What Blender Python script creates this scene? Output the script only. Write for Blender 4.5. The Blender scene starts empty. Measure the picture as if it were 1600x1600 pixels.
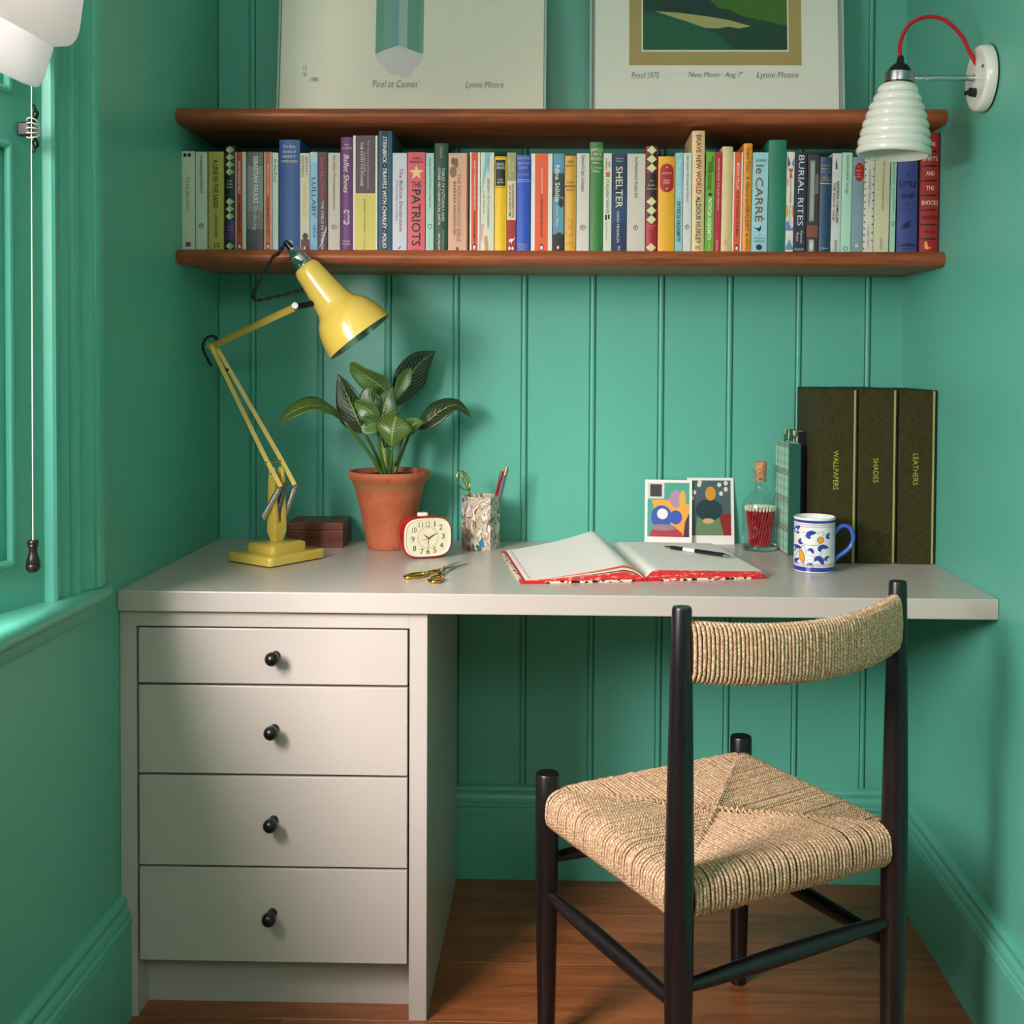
import bpy, math, random
from math import pi, sin, cos, radians
from mathutils import Vector, Matrix

# ------------------------------------------------------------------ camera
SC = bpy.context.scene
COL = SC.collection
cam_data = bpy.data.cameras.new('camera')
cam = bpy.data.objects.new('camera', cam_data)
COL.objects.link(cam)
cam_data.sensor_width = 36.0
cam_data.lens = 40.5
cam_data.shift_x = -0.02997
cam_data.shift_y = -0.11755
cam_data.clip_start = 0.05
_yaw, _pit, _rol = 0.0206, -0.0275, 0.0057
_f = Vector((-sin(_yaw) * cos(_pit), cos(_yaw) * cos(_pit), sin(_pit)))
_r = Vector((cos(_yaw), sin(_yaw), 0))
_u = _r.cross(_f)
_r2 = cos(_rol) * _r + sin(_rol) * _u
_u2 = -sin(_rol) * _r + cos(_rol) * _u
cam.matrix_world = Matrix(((_r2.x, _u2.x, -_f.x, 0.7972), (_r2.y, _u2.y, -_f.y, -2.6244),
                           (_r2.z, _u2.z, -_f.z, 1.19), (0, 0, 0, 1)))
SC.camera = cam

# ------------------------------------------------------------------ world, daylight, exposure
world = bpy.data.worlds.new('daylight_world')
SC.world = world
world.use_nodes = True
_bg = world.node_tree.nodes['Background']
_bg.inputs['Color'].default_value = (0.92, 0.97, 1.0, 1)
_bg.inputs['Strength'].default_value = 1.6


def area_light(name, loc, target, sx, sy, power, color):
    d = bpy.data.lights.new(name, 'AREA')
    d.shape = 'RECTANGLE'
    d.size, d.size_y = sx, sy
    d.energy = power
    d.color = color
    o = bpy.data.objects.new(name, d)
    COL.objects.link(o)
    o.location = loc
    o.rotation_euler = (Vector(target) - Vector(loc)).to_track_quat('-Z', 'Y').to_euler()
    return o


# daylight outside the window in the left wall
area_light('window_daylight', (-0.50, -2.15, 1.72), (0.70, -0.30, 0.85), 0.62, 0.90, 150.0, (1.0, 0.92, 0.91))
# added fill lamp behind the camera, standing in for the room's light
area_light('rear_fill', (0.85, -3.34, 2.08), (0.70, 0.0, 1.3), 1.2, 0.6, 15.0, (1.0, 0.95, 0.91))

SC.view_settings.view_transform = 'Standard'
SC.view_settings.look = 'None'
SC.view_settings.exposure = -0.3
SC.view_settings.gamma = 1.0
SC.view_settings.use_curve_mapping = False

RND = random.Random(7)


# ------------------------------------------------------------------ helpers: colour and materials
def lin(c):
    c = c / 255.0
    return c / 12.92 if c <= 0.04045 else ((c + 0.055) / 1.055) ** 2.4


def rgb(r, g, b):
    return (lin(r), lin(g), lin(b), 1.0)


_MATS = {}


def paint(r, g, b, rough=0.55, metal=0.0, spec=0.5, coat=0.0):
    key = (r, g, b, rough, metal, spec, coat)
    if key in _MATS:
        return _MATS[key]
    m = bpy.data.materials.new('paint_%d_%d_%d' % (r, g, b))
    m.use_nodes = True
    p = m.node_tree.nodes['Principled BSDF']
    p.inputs['Base Color'].default_value = rgb(r, g, b)
    p.inputs['Roughness'].default_value = rough
    p.inputs['Metallic'].default_value = metal
    p.inputs['Specular IOR Level'].default_value = spec
    p.inputs['Coat Weight'].default_value = coat
    p.inputs['Coat Roughness'].default_value = 0.08
    _MATS[key] = m
    return m


class NT:
    """Small helper to write node materials."""

    def __init__(self, name):
        self.m = bpy.data.materials.new(name)
        self.m.use_nodes = True
        self.t = self.m.node_tree
        self.p = self.t.nodes['Principled BSDF']

    def n(self, typ, **kw):
        nd = self.t.nodes.new(typ)
        for k, v in kw.items():
            if hasattr(nd, k):
                setattr(nd, k, v)
            else:
                self.set(nd, k, v)
        return nd

    def set(self, nd, k, v):
        s = nd.inputs[k]
        if hasattr(v, 'is_output') or isinstance(v, bpy.types.NodeSocket):
            self.t.links.new(v, s)
        else:
            s.default_value = v

    def link(self, a, b):
        self.t.links.new(a, b)

    def coord(self, kind='Object', scale=(1, 1, 1), rot=(0, 0, 0)):
        tc = self.t.nodes.new('ShaderNodeTexCoord')
        mp = self.t.nodes.new('ShaderNodeMapping')
        mp.inputs['Scale'].default_value = scale
        mp.inputs['Rotation'].default_value = rot
        self.link(tc.outputs[kind], mp.inputs['Vector'])
        return mp.outputs['Vector']

    def noise(self, vec, scale, detail=4, rough=0.5, dist=0.0):
        nd = self.t.nodes.new('ShaderNodeTexNoise')
        nd.inputs['Scale'].default_value = scale
        nd.inputs['Detail'].default_value = detail
        nd.inputs['Roughness'].default_value = rough
        nd.inputs['Distortion'].default_value = dist
        self.link(vec, nd.inputs['Vector'])
        return nd

    def ramp(self, fac, stops, interp='LINEAR'):
        nd = self.t.nodes.new('ShaderNodeValToRGB')
        nd.color_ramp.interpolation = interp
        e = nd.color_ramp.elements
        while len(e) < len(stops):
            e.new(0.5)
        for el, (pos, c) in zip(e, stops):
            el.position = pos
            el.color = c
        self.link(fac, nd.inputs['Fac'])
        return nd.outputs['Color']

    def mix(self, fac, a, b, mode='MIX'):
        nd = self.t.nodes.new('ShaderNodeMix')
        nd.data_type = 'RGBA'
        nd.blend_type = mode
        for s, v in ((nd.inputs[0], fac), (nd.inputs[6], a), (nd.inputs[7], b)):
            if isinstance(v, bpy.types.NodeSocket):
                self.link(v, s)
            else:
                s.default_value = v
        return nd.outputs[2]

    def math(self, op, a, b=0.0):
        nd = self.t.nodes.new('ShaderNodeMath')
        nd.operation = op
        for s, v in ((nd.inputs[0], a), (nd.inputs[1], b)):
            if isinstance(v, bpy.types.NodeSocket):
                self.link(v, s)
            else:
                s.default_value = v
        return nd.outputs[0]

    def bump(self, height, strength=0.2, dist=0.002):
        nd = self.t.nodes.new('ShaderNodeBump')
        nd.inputs['Strength'].default_value = strength
        nd.inputs['Distance'].default_value = dist
        self.link(height, nd.inputs['Height'])
        self.link(nd.outputs['Normal'], self.p.inputs['Normal'])

    def base(self, c):
        s = self.p.inputs['Base Color']
        if isinstance(c, bpy.types.NodeSocket):
            self.link(c, s)
        else:
            s.default_value = c

    def par(self, **kw):
        for k, v in kw.items():
            self.p.inputs[k.replace('_', ' ')].default_value = v


def mat_wall():
    t = NT('satin_mint_paint')
    v = t.coord('Object', (1, 1, 0.12))
    n1 = t.noise(v, 60, 3)
    n2 = t.noise(t.coord('Object'), 2.5, 2)
    t.base(t.ramp(n2.outputs['Fac'], [(0.3, rgb(92, 176, 155)), (0.7, rgb(95, 179, 158))]))
    t.par(Roughness=0.36, Specular_IOR_Level=0.5)
    t.bump(n1.outputs['Fac'], 0.10, 0.001)
    return t.m


def mat_stone_paint():
    t = NT('stone_grey_eggshell_paint')
    n1 = t.noise(t.coord('Object', (1, 1, 1)), 45, 3)
    n2 = t.noise(t.coord('Object'), 3, 2)
    t.base(t.ramp(n2.outputs['Fac'], [(0.3, rgb(192, 180, 172)), (0.7, rgb(196, 184, 176))]))
    t.par(Roughness=0.28)
    t.bump(n1.outputs['Fac'], 0.05, 0.001)
    return t.m


def mat_wood(name, dark, mid, light, axis='x', rough=0.45, grain=1.0, seed=0.0, bump=0.15):
    t = NT(name)
    sc = {'x': (1.2, 14, 14), 'y': (14, 1.2, 14), 'z': (14, 14, 1.2)}[axis]
    tc = t.t.nodes.new('ShaderNodeTexCoord')
    oi = t.t.nodes.new('ShaderNodeObjectInfo')
    add = t.t.nodes.new('ShaderNodeVectorMath')
    add.operation = 'ADD'
    t.link(tc.outputs['Object'], add.inputs[0])
    cmb = t.t.nodes.new('ShaderNodeCombineXYZ')
    rnd = t.math('MULTIPLY', oi.outputs['Random'], 7.0)
    for i in range(3):
        t.link(rnd, cmb.inputs[i])
    t.link(cmb.outputs[0], add.inputs[1])
    mp = t.t.nodes.new('ShaderNodeMapping')
    mp.inputs['Scale'].default_value = sc
    mp.inputs['Location'].default_value = (seed, seed * 1.3, seed * 0.7)
    t.link(add.outputs[0], mp.inputs['Vector'])
    v = mp.outputs['Vector']
    n1 = t.noise(v, 1.6 * grain, 6, 0.62, 0.9)
    n2 = t.noise(v, 7.0 * grain, 5, 0.7, 0.3)
    c1 = t.ramp(n1.outputs['Fac'], [(0.25, dark), (0.5, mid), (0.75, light)])
    pores = t.ramp(n2.outputs['Fac'], [(0.30, (0.45, 0.45, 0.45, 1)), (0.52, (1, 1, 1, 1))])
    t.base(t.mix(0.75, c1, pores, 'MULTIPLY'))
    t.par(Roughness=rough)
    t.bump(n2.outputs['Fac'], bump, 0.001)
    return t.m


def mat_rope():
    """twisted seagrass cord: U runs along the cord (metres), V around it"""
    t = NT('twisted_seagrass_cord')
    tc = t.t.nodes.new('ShaderNodeTexCoord')
    sep = t.t.nodes.new('ShaderNodeSeparateXYZ')
    t.link(tc.outputs['UV'], sep.inputs[0])
    ph = t.math('ADD', t.math('MULTIPLY', sep.outputs[0], 95.0), sep.outputs[1])
    fr = t.math('FRACT', t.math('MULTIPLY', ph, 2.0))
    ridge = t.math('SINE', t.math('MULTIPLY', fr, pi))
    n1 = t.noise(t.coord('Object'), 240, 2)
    n2 = t.noise(t.coord('Object'), 28, 3)
    c = t.ramp(n1.outputs['Fac'], [(0.30, rgb(176, 128, 98)), (0.5, rgb(212, 172, 138)), (0.70, rgb(240, 214, 184))])
    c = t.mix(t.math('MULTIPLY', n2.outputs['Fac'], 0.22), c, rgb(176, 156, 96))
    dk = t.ramp(ridge, [(0.0, (0.34, 0.26, 0.20, 1)), (0.35, (1, 1, 1, 1))])
    t.base(t.mix(0.8, c, dk, 'MULTIPLY'))
    t.par(Roughness=0.6, Specular_IOR_Level=0.3)
    t.bump(ridge, 0.6, 0.0012)
    return t.m


def mat_linen(name, r, g, b, transl=0.35):
    t = NT(name)
    v = t.coord('Object', (1, 1, 1))
    n = t.noise(v, 420, 2)
    n2 = t.noise(t.coord('Object', (30, 30, 600)), 1, 2)
    t.base(t.mix(t.math('MULTIPLY', n.outputs['Fac'], 0.12), rgb(r, g, b), rgb(r - 45, g - 45, b - 45)))
    t.par(Roughness=0.9, Specular_IOR_Level=0.1)
    t.bump(n2.outputs['Fac'], 0.2, 0.001)
    tr = t.t.nodes.new('ShaderNodeBsdfTranslucent')
    tr.inputs['Color'].default_value = rgb(r, g, b)
    mx = t.t.nodes.new('ShaderNodeMixShader')
    mx.inputs[0].default_value = transl
    out = t.t.nodes['Material Output']
    t.link(t.p.outputs[0], mx.inputs[1])
    t.link(tr.outputs[0], mx.inputs[2])
    t.link(mx.outputs[0], out.inputs['Surface'])
    return t.m


def mat_pane(name, gloss=0.03, tint=(1, 1, 1, 1), rough=0.0, edge=4.0):
    """thin clear sheet: straight-through view with a fresnel reflection"""
    t = NT(name)
    tr = t.t.nodes.new('ShaderNodeBsdfTransparent')
    tr.inputs['Color'].default_value = tint
    gl = t.t.nodes.new('ShaderNodeBsdfGlossy')
    gl.inputs['Roughness'].default_value = rough
    lw = t.t.nodes.new('ShaderNodeLayerWeight')
    lw.inputs['Blend'].default_value = 0.3
    fac = t.math('ADD', t.math('MULTIPLY', t.math('POWER', lw.outputs['Facing'], edge), 0.75), gloss)
    mx = t.t.nodes.new('ShaderNodeMixShader')
    t.link(fac, mx.inputs[0])
    t.link(tr.outputs[0], mx.inputs[1])
    t.link(gl.outputs[0], mx.inputs[2])
    t.link(mx.outputs[0], t.t.nodes['Material Output'].inputs['Surface'])
    return t.m


# ------------------------------------------------------------------ helpers: meshes and objects
class MB:
    def __init__(self):
        self.v, self.f, self.mi, self.uv = [], [], [], []

    def _add(self, vs, fs, m=0, uvs=None):
        o = len(self.v)
        self.v += [tuple(a) for a in vs]
        for k, f in enumerate(fs):
            self.f.append(tuple(i + o for i in f))
            self.mi.append(m)
            self.uv.append(uvs[k] if uvs else None)
        return self

    def box(self, x0, y0, z0, x1, y1, z1, m=0):
        vs = [(x0, y0, z0), (x1, y0, z0), (x1, y1, z0), (x0, y1, z0),
              (x0, y0, z1), (x1, y0, z1), (x1, y1, z1), (x0, y1, z1)]
        fs = [(3, 2, 1, 0), (4, 5, 6, 7), (0, 1, 5, 4), (1, 2, 6, 5), (2, 3, 7, 6), (3, 0, 4, 7)]
        return self._add(vs, fs, m)

    def tube(self, pts, r, n=10, m=0, cap=True, flat=None):
        """round bar along a polyline, radius number or list; flat=(a,b) makes a rectangular-ish ellipse"""
        pts = [Vector(p) for p in pts]
        k = len(pts)
        rs = list(r) if isinstance(r, (list, tuple)) else [r] * k
        tang = []
        for i in range(k):
            a = pts[max(i - 1, 0)]
            b = pts[min(i + 1, k - 1)]
            tang.append((b - a).normalized())
        up = Vector((0, 0, 1)) if abs(tang[0].z) < 0.9 else Vector((0, 1, 0))
        nrm = (up - tang[0] * up.dot(tang[0])).normalized()
        vs, L = [], 0.0
        ls = []
        for i in range(k):
            if i:
                L += (pts[i] - pts[i - 1]).length
                nrm = (nrm - tang[i] * nrm.dot(tang[i]))
                nrm = nrm.normalized() if nrm.length > 1e-6 else Vector((1, 0, 0))
            ls.append(L)
            bn = tang[i].cross(nrm)
            for j in range(n):
                a = 2 * pi * j / n
                ca, sa = cos(a), sin(a)
                if flat:
                    ca *= flat[0]
                    sa *= flat[1]
                vs.append(pts[i] + (nrm * ca + bn * sa) * rs[i])
        fs, uvs = [], []
        for i in range(k - 1):
            for j in range(n):
                j2 = (j + 1) % n
                fs.append((i * n + j, i * n + j2, (i + 1) * n + j2, (i + 1) * n + j))
                uvs.append(((ls[i], j / n), (ls[i], (j + 1) / n), (ls[i + 1], (j + 1) / n), (ls[i + 1], j / n)))
        if cap:
            fs.append(tuple(reversed(range(n))))
            uvs.append(None)
            fs.append(tuple((k - 1) * n + j for j in range(n)))
            uvs.append(None)
        return self._add(vs, fs, m, uvs)

    def lathe(self, prof, n=40, m=0, c=(0, 0, 0), close=False):
        """profile of (radius, z) turned about the vertical through c; m may be a function of the ring"""
        o = Vector(c)
        vs, fs, ms = [], [], []
        for r, z in prof:
            for j in range(n):
                a = 2 * pi * j / n
                vs.append(o + Vector((r * cos(a), r * sin(a), z)))
        K = len(prof)
        base = len(self.v)
        self.v += [tuple(a) for a in vs]
        for i in range(K if close else K - 1):
            i2 = (i + 1) % K
            for j in range(n):
                j2 = (j + 1) % n
                self.f.append((base + i * n + j, base + i * n + j2, base + i2 * n + j2, base + i2 * n + j))
                self.mi.append(m(i) if callable(m) else m)
                self.uv.append(None)
        if not close:
            for i, rev in ((0, True), (K - 1, False)):
                if prof[i][0] > 1e-6:
                    ring = [base + i * n + j for j in range(n)]
                    self.f.append(tuple(reversed(ring)) if rev else tuple(ring))
                    self.mi.append((m(min(i, K - 2)) if callable(m) else m))
                    self.uv.append(None)
        return self

    def extrude(self, poly, fn, a, b, m=0):
        """closed 2-D outline carried from a to b: fn(p, t) -> 3-D point"""
        n = len(poly)
        vs = [fn(p, a) for p in poly] + [fn(p, b) for p in poly]
        fs = [(i, (i + 1) % n, n + (i + 1) % n, n + i) for i in range(n)]
        fs.append(tuple(reversed(range(n))))
        fs.append(tuple(range(n, 2 * n)))
        return self._add(vs, fs, m)

    def poly(self, pts, m=0):
        return self._add(pts, [tuple(range(len(pts)))], m)

    def slab(self, pts, th, m=0):
        """flat outline (list of 3-D points) with thickness vector th"""
        th = Vector(th)
        n = len(pts)
        vs = [Vector(p) for p in pts] + [Vector(p) + th for p in pts]
        fs = [tuple(range(n)), tuple(reversed(range(n, 2 * n)))]
        fs += [((i + 1) % n, i, n + i, n + (i + 1) % n) for i in range(n)]
        return self._add(vs, fs, m)

    def grid(self, fn, nu, nv, m=0):
        vs = [fn(i / nu, j / nv) for j in range(nv + 1) for i in range(nu + 1)]
        fs, uvs = [], []
        for j in range(nv):
            for i in range(nu):
                a = j * (nu + 1) + i
                fs.append((a, a + 1, a + nu + 2, a + nu + 1))
                uvs.append(((i / nu, j / nv), ((i + 1) / nu, j / nv), ((i + 1) / nu, (j + 1) / nv), (i / nu, (j + 1) / nv)))
        return self._add(vs, fs, m, uvs)

    def merge(self, other, m=None):
        o = len(self.v)
        self.v += other.v
        for f, mi, uv in zip(other.f, other.mi, other.uv):
            self.f.append(tuple(i + o for i in f))
            self.mi.append(mi if m is None else m)
            self.uv.append(uv)
        return self

    def xf(self, M):
        self.v = [tuple(M @ Vector(a)) for a in self.v]
        return self

    def mesh(self, name, mats, smooth=False, angle=35):
        me = bpy.data.meshes.new(name)
        me.from_pydata([tuple(a) for a in self.v], [], self.f)
        for mm in (mats if isinstance(mats, (list, tuple)) else [mats]):
            me.materials.append(mm)
        for p, mi in zip(me.polygons, self.mi):
            p.material_index = mi
        if any(u for u in self.uv):
            ul = me.uv_layers.new(name='UVMap')
            for p, u in zip(me.polygons, self.uv):
                if u:
                    for li, q in zip(p.loop_indices, u):
                        ul.data[li].uv = q
        if smooth:
            for p in me.polygons:
                p.use_smooth = True
            me.set_sharp_from_angle(angle=radians(angle))
        me.update()
        return me

    def build(self, name, mats, parent=None, smooth=False, angle=35, bevel=0.0, seg=2, fix=True):
        me = self.mesh(name, mats, smooth, angle)
        if fix:
            import bmesh
            bm = bmesh.new()
            bm.from_mesh(me)
            bmesh.ops.recalc_face_normals(bm, faces=bm.faces)
            bm.to_mesh(me)
            bm.free()
        o = bpy.data.objects.new(name, me)
        COL.objects.link(o)
        if parent:
            o.parent = parent
        if bevel:
            b = o.modifiers.new('bevel', 'BEVEL')
            b.width = bevel
            b.segments = seg
            b.limit_method = 'ANGLE'
            b.angle_limit = radians(40)
        return o


def tag(o, label, cat, group=None):
    o['label'] = label
    o['category'] = cat
    if group:
        o['group'] = group
    return o


def thing(name, label, cat, loc=(0, 0, 0), rz=0.0, group=None):
    o = bpy.data.objects.new(name, None)
    o.empty_display_size = 0.02
    COL.objects.link(o)
    o.location = loc
    o.rotation_euler = (0, 0, rz)
    return tag(o, label, cat, group)


def struct(o, label=None):
    o['kind'] = 'structure'
    if label:
        o['label'] = label
    return o


_TEXTS = {}


def text_polys(s, bold=0.0):
    """flat outline mesh of a string: (vertices, faces) in font units"""
    key = (s, bold)
    if key in _TEXTS:
        return _TEXTS[key]
    cu = bpy.data.curves.new('lettering', 'FONT')
    cu.body = s
    cu.resolution_u = 2
    cu.offset = bold
    ob = bpy.data.objects.new('lettering_source', cu)
    COL.objects.link(ob)
    dg = bpy.context.evaluated_depsgraph_get()
    me = bpy.data.meshes.new_from_object(ob.evaluated_get(dg))
    vs = [tuple(a.co) for a in me.vertices]
    fs = [tuple(p.vertices) for p in me.polygons]
    bpy.data.objects.remove(ob)
    bpy.data.curves.remove(cu)
    bpy.data.meshes.remove(me)
    _TEXTS[key] = (vs, fs)
    return vs, fs


def letter(mb, s, fn, w, h, m=0, bold=0.0, shear=0.0, keep=True):
    """set a string centred in a w x h box; fn(a, b) maps box coordinates to 3-D"""
    vs, fs = text_polys(s, bold)
    if not vs:
        return
    vs = [(x + shear * y, y) for x, y, z in vs]
    xs = [a[0] for a in vs]
    ys = [a[1] for a in vs]
    tw, th = max(xs) - min(xs), max(ys) - min(ys)
    sx, sy = w / tw, h / th
    if keep:
        if sx > sy * 1.25:
            sx = sy * 1.25
        if sy > sx * 2.2:
            sy = sx * 2.2
    cx, cy = (max(xs) + min(xs)) / 2, (max(ys) + min(ys)) / 2
    mb._add([fn((x - cx) * sx, (y - cy) * sy) for x, y in vs], fs, m)


def catmull(pts, n=8):
    P = [Vector(p) for p in pts]
    P = [P[0] * 2 - P[1]] + P + [P[-1] * 2 - P[-2]]
    out = []
    for i in range(1, len(P) - 2):
        for k in range(n):
            t = k / n
            a, b, c, d = P[i - 1], P[i], P[i + 1], P[i + 2]
            out.append(0.5 * ((2 * b) + (c - a) * t + (2 * a - 5 * b + 4 * c - d) * t * t + (3 * b - a - 3 * c + d) * t ** 3))
    out.append(P[-2])
    return out


M_WALL = mat_wall()
M_STONE = mat_stone_paint()
M_FLOOR = mat_wood('oiled_oak_floor', rgb(110, 58, 30), rgb(150, 84, 46), rgb(178, 106, 60), 'x', 0.36, 1.0, 2.0, 0.08)
M_SHELF = mat_wood('dark_mahogany', rgb(118, 56, 28), rgb(158, 82, 44), rgb(186, 104, 60), 'x', 0.42, 1.3, 5.0)
M_BOXWOOD = mat_wood('old_brown_wood', rgb(78, 36, 24), rgb(112, 54, 36), rgb(138, 74, 50), 'x', 0.4, 1.2, 9.0)
M_LEG = mat_wood('black_stained_beech', rgb(15, 10, 12), rgb(22, 15, 18), rgb(31, 21, 23), 'z', 0.34, 1.0, 1.0, 0.05)
M_ROPE = mat_rope()
M_CHROME = paint(205, 205, 205, 0.12, 1.0)
M_STEEL = paint(150, 150, 152, 0.28, 1.0)
M_BRASS = paint(214, 165, 72, 0.16, 1.0)
M_BLACK = paint(14, 13, 14, 0.3)
M_BLACKMATT = paint(16, 15, 16, 0.7)
M_LINEN = mat_linen('natural_linen', 246, 238, 238, 0.6)
M_GLASS_PANE = mat_pane('clear_window_glass')

# ================================================================== THE ROOM
W, RZ, YF = 1.557, 2.5, -3.4          # alcove width, ceiling height, open end of the room
ZD = 0.7757                            # desk top
SHELF_LO, SHELF_HI = 1.412, 1.6983     # top faces of the shelves

# floor: wide oak planks running left to right, each its own piece
floor = struct(MB().box(-0.30, YF, -0.05, W + 0.25, 0.05, -0.022).build('floor', M_BLACKMATT),
               'warm brown oak plank floor')
_y = 0.02
_pl = random.Random(3)
_row = 0
while _y > YF + 0.01:
    y1 = max(_y - 0.203, YF)
    cut = W * _pl.uniform(0.05, 0.3) if _row % 2 else None
    xs = [-0.01, W + 0.01] if cut is None else [-0.01, cut, W + 0.01]
    for a, b in zip(xs, xs[1:]):
        cx, cy = (a + b) / 2, (_y + y1) / 2
        hw, hd = (b - a) / 2 - 0.0006, (_y - y1) / 2 - 0.0006
        o = MB().box(-hw, -hd, -0.022, hw, hd, 0.0).build('floor_plank', M_FLOOR, floor, bevel=0.0008, seg=1)
        o.location = (cx, cy, 0)
    _y = y1
    _row += 1

# back wall: tongue-and-groove boards with a bead at every joint
wall_back = struct(MB().box(-0.30, 0.012, 0.0, W + 0.25, 0.10, RZ).build('wall_back', M_WALL),
                   'mint green wall of beaded tongue and groove boards')


def board_outline(w):
    """outline (x, y) of one board of width w: flat face, then quirk, bead, quirk"""
    p = [(0.0008, 0.010), (0.0008, 0.0035), (0.0018, 0.0), (w - 0.0150, 0.0), (w - 0.0143, 0.0045), (w - 0.0122, 0.0045)]
    for k in range(7):
        a = pi - pi * k / 6
        p.append((w - 0.0068 + 0.0052 * cos(a), 0.0036 - 0.0036 * sin(a)))
    p += [(w - 0.0014, 0.0045), (w - 0.0006, 0.0045), (w - 0.0006, 0.010)]
    return p


_g = [-0.0695 + 0.1556 * i for i in range(0, 11)]
_edges = [0.0] + [g + 0.0068 for g in [0.0783 + 0.1556 * i for i in range(10)]] + [W]
_bmesh = {}
for a, b in zip(_edges, _edges[1:]):
    w = round(b - a, 4)
    if w not in _bmesh:
        pts = board_outline(w) if b < W else [(0.0008, 0.010), (0.0008, 0.0035), (0.0018, 0.0), (w, 0.0), (w, 0.010)]
        _bmesh[w] = MB().extrude(pts, lambda p, z: (p[0], p[1], z), 0.195, RZ).build('wall_board', M_WALL, wall_back, smooth=True, angle=50)
        o = _bmesh[w]
    else:
        o = _bmesh[w].copy()
        COL.objects.link(o)
    o.location = (a, 0, 0)


# skirting boards
def skirting_outline():
    """outline (depth from wall, height)"""
    return [(0, 0), (0.020, 0), (0.020, 0.160), (0.0175, 0.163), (0.0175, 0.166), (0.0215, 0.169), (0.0205, 0.174), (0.017, 0.177),
            (0.0175, 0.180), (0.0145, 0.190), (0.0115, 0.194), (0.0115, 0.199), (0.013, 0.204), (0.011, 0.210), (0.007, 0.213), (0, 0.214)]


sk = skirting_outline()
struct(MB().extrude(sk, lambda p, t: (t, -p[0], p[1]), 0.0, W).build('baseboard_back', M_WALL, smooth=True, angle=30),
       'moulded mint green skirting board along the back wall')
struct(MB().extrude([(a, b * 1.04) for a, b in sk], lambda p, t: (p[0], t, p[1]), -0.592, YF).build('baseboard_left', M_WALL, smooth=True, angle=30),
       'moulded mint green skirting board below the window')
struct(MB().extrude([(a, b * 1.04) for a, b in sk], lambda p, t: (W - p[0], t, p[1]), -0.021, YF).build('baseboard_right', M_WALL, smooth=True, angle=30),
       'moulded mint green skirting board along the wall with the lamp')

# side walls and ceiling
struct(MB().box(-0.16, YF - 0.1, 0.0, W + 0.20, YF, RZ).build('wall_front', M_WALL), 'plain mint green painted wall closing the far end of the room')
struct(MB().box(W, YF, 0.0, W + 0.20, 0.012, RZ).build('wall_right', M_WALL), 'plain mint green painted wall carrying the lamp')
struct(MB().box(-0.30, YF, RZ, W + 0.20, 0.10, RZ + 0.1).build('ceiling', paint(232, 230, 224, 0.8)), 'white painted ceiling')
WY0, WY1, WZ0, WZ1 = -0.885, -2.62, 0.785, 2.30     # window opening at the wall face
mb = MB()
mb.box(-0.16, WY0, 0, 0, 0.012, RZ)
mb.box(-0.16, YF, 0, 0, WY1, RZ)
mb.box(-0.16, WY1, 0, 0, WY0, WZ0)
mb.box(-0.16, WY1, WZ1, 0, WY0, RZ)
struct(mb.build('wall_left', M_WALL), 'plain mint green painted wall around the window')

# window: splayed panelled linings, sash, panes, board and architrave
window = bpy.data.objects.new('window_1', None)
COL.objects.link(window)
struct(window, 'mint green sash window with panelled lining and sill')
GX, GY0, GY1 = -0.075, -1.110, -2.395                  # sash plane


def lining(ya, yb):
    """splayed board from the wall face (0, ya) to the sash (GX, yb) with a recessed panel"""
    a, b = Vector((0.0, ya, 0)), Vector((GX, yb, 0))
    L = (b - a).length
    d = (b - a) / L
    n = Vector((-d.y, d.x, 0))
    if n.y * (1 if ya > -1.5 else -1) > 0:
        n = -n

    def put(s0, s1, z0, z1, t0, t1):
        m = MB()
        pts = [a + d * s0 + n * t0, a + d * s1 + n * t0, a + d * s1 + n * t1, a + d * s0 + n * t1]
        m.extrude([(p.x, p.y) for p in pts], lambda p, t: (p[0], p[1], t), z0, z1)
        return m
    put(0, L, WZ0, WZ1, -0.03, -0.008).build('lining_panel', M_WALL, window)
    m = put(0, 0.066, WZ0, WZ1, -0.008, 0.0)
    m.merge(put(L - 0.03, L, WZ0, WZ1, -0.008, 0.0)).merge(put(0.066, L - 0.03, WZ0, WZ0 + 0.10, -0.008, 0.0))
    m.merge(put(0.066, L - 0.03, WZ1 - 0.1, WZ1, -0.008, 0.0)).merge(put(0.066, L - 0.03, 1.50, 1.58, -0.008, 0.0))
    m.build('lining_frame', M_WALL, window)
    for z0, z1 in ((WZ0 + 0.10, 1.50), (1.58, WZ1 - 0.1)):
        m = MB()
        q = [a + d * 0.066, a + d * (L - 0.03)]
        ring = [(q[0], z0), (q[1], z0), (q[1], z1), (q[0], z1), (q[0], z0)]
        for (p0, za), (p1, zb) in zip(ring, ring[1:]):
            m.tube([(p0.x, p0.y, za), (p1.x, p1.y, zb)], 0.006, 8)
        m.build('panel_bead', M_WALL, window, smooth=True)


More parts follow.
